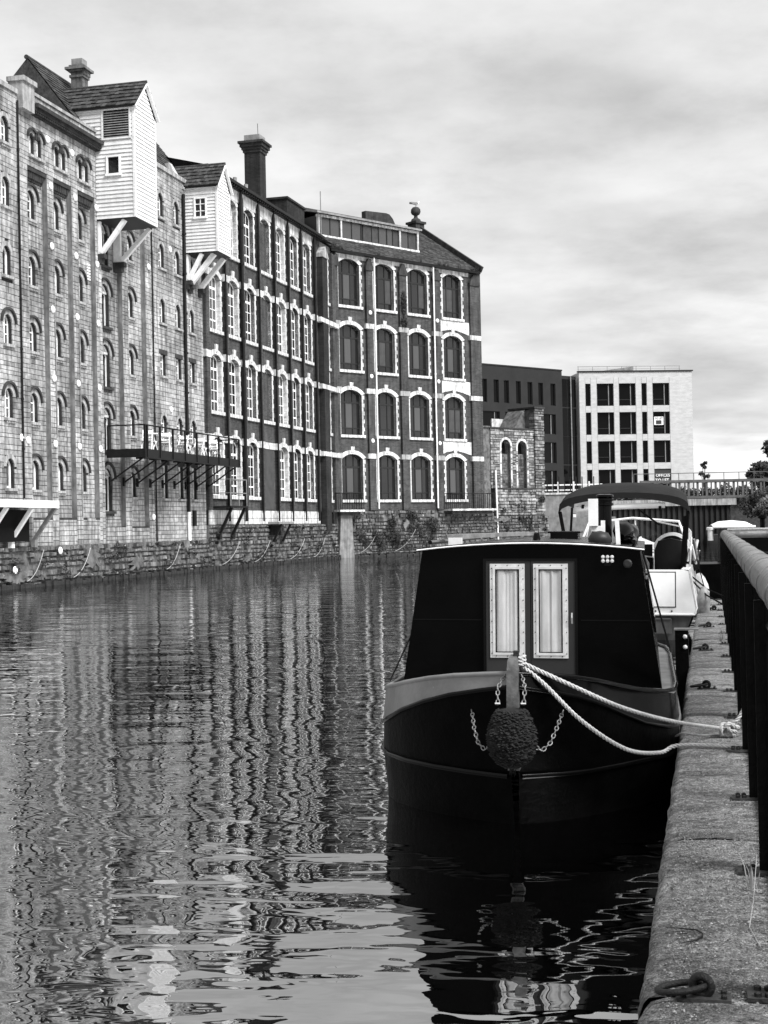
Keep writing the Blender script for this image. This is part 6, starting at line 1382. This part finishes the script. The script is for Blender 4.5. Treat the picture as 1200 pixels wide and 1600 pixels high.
for i, (x, y_, h_, sp, mt, lb) in enumerate(((28.3, 100, 3.0, 2.0, 'leaf_mid', 'pale leafy bush at the end of the sheet piling'), (31.0, 98, 2.8, 2.3, 'leaf_mid', 'low bush at the right edge under the footbridge'), (32.5, 104, 4.0, 3.2, 'leaf', 'dark bush filling the space under the footbridge'), (29.8, 106, 3.6, 2.6, 'leaf', 'dark bush close behind the pale leafy bush'), (26.6, 92, 1.9, 1.4, 'leaf_mid', 'small low bush nearest the water under the footbridge'))):
    tree('bush', lb, (x, y_, 0.6), h_, sp, 5200, 0.11, mt, 10, 'bush', 'bushes on the far bank')
hg = thing('hedge', 'long dark hedge behind the footbridge balustrade', 'hedge', T_((0, 0, 0)))
m = MB()
for k in range(60): leaves(m, (18 + k * 0.55, 119 + U(-0.5, 0.5), 3.9 + U(-0.2, 0.25)), 0.6, 0.6, U(0.6, 0.95), 220, 0.13)
part('foliage', m, 'leaf', hg); part('stems', MB().box(18, 50, 118.8, 119.2, -1, 3.4), 'bark', hg)
# ivy and weeds on the old walls
iv = MB()
for k in range(34):
    x = U(1.0, 9.0); z = U(0.7, 2.7); leaves(iv, (x, -0.26, z), U(0.2, 0.5), 0.1, U(0.2, 0.6), 90, 0.06)
part('ivy', iv, 'leaf', w3, stuff=True)
iv = MB()
for k in range(16): leaves(iv, (U(0.6, 5.2), -0.3, U(0.4, 3.6)), U(0.1, 0.3), 0.08, U(0.1, 0.4), 60, 0.06)
part('ivy', iv, 'leaf', w4, stuff=True)
iv = MB()
for k in range(30): leaves(iv, (U(0.3, 19), -0.34, U(0.3, 1.9)), U(0.1, 0.4), 0.06, U(0.05, 0.3), 40, 0.05)
part('weeds', iv, 'leaf', w2, stuff=True)
iv = MB()
for k in range(26): leaves(iv, (U(-24, -0.3), -0.34, U(0.2, 1.4)), U(0.1, 0.4), 0.06, U(0.05, 0.2), 40, 0.045)
part('weeds', iv, 'leaf', w1, stuff=True)
wv = MB()
for k in range(40):
    x = random.choice([U(-0.3, 0.6), U(8.6, 9.6), U(11.4, 12.6), U(0, 12.5)]); blades(wv, 14, 0.1, U(0.1, 0.45), 0.7, 0.012, (x, -0.3, 18.26))
part('gutter_weeds', wv, 'leaf', corner, stuff=True)
for x in (5.68,): 
    m = MB(); leaves(m, (x, -0.22, 15.6), 0.28, 0.08, 0.8, 260, 0.06); leaves(m, (x, -0.22, 14.4), 0.3, 0.08, 0.4, 160, 0.06); part('ivy', m, 'leaf', corner, stuff=True)
# gull on the finial
MAT['gull_white'] = flat('gull white', 0.7, 0.8); MAT['gull_grey'] = flat('gull grey', 0.12, 0.8)
gl0 = thing('gull', 'gull standing on the ball finial of the gable', 'bird', F_FA @ T_((LEN + 0.05, 5.6, 23.57)))
part('body', MB().loft([[(x, r_ * math.cos(t), z + r_ * 0.9 * math.sin(t)) for t in [k * math.pi / 5 for k in range(10)]] for x, z, r_ in ((-0.42, 0.24, 0.015), (-0.3, 0.22, 0.06), (-0.1, 0.2, 0.1), (0.1, 0.2, 0.11), (0.22, 0.25, 0.08), (0.27, 0.34, 0.055), (0.33, 0.38, 0.058), (0.39, 0.37, 0.03), (0.47, 0.35, 0.008))]), 'gull_white', gl0, smooth=60)
part('wing', MB().loft([[(x, 0.1, z), (x, 0.115, z - 0.08), (x, 0.06, z + 0.05)] for x, z in ((-0.5, 0.22), (-0.1, 0.24), (0.15, 0.27))]).loft([[(x, -0.1, z), (x, -0.115, z - 0.08), (x, -0.06, z + 0.05)] for x, z in ((-0.5, 0.22), (-0.1, 0.24), (0.15, 0.27))]), 'gull_grey', gl0)
for sy in (-0.04, 0.04): part('leg', MB().tube([(0.02, sy, 0.0), (0.02, sy, 0.12)], 0.01, 5), 'gull_grey', gl0)
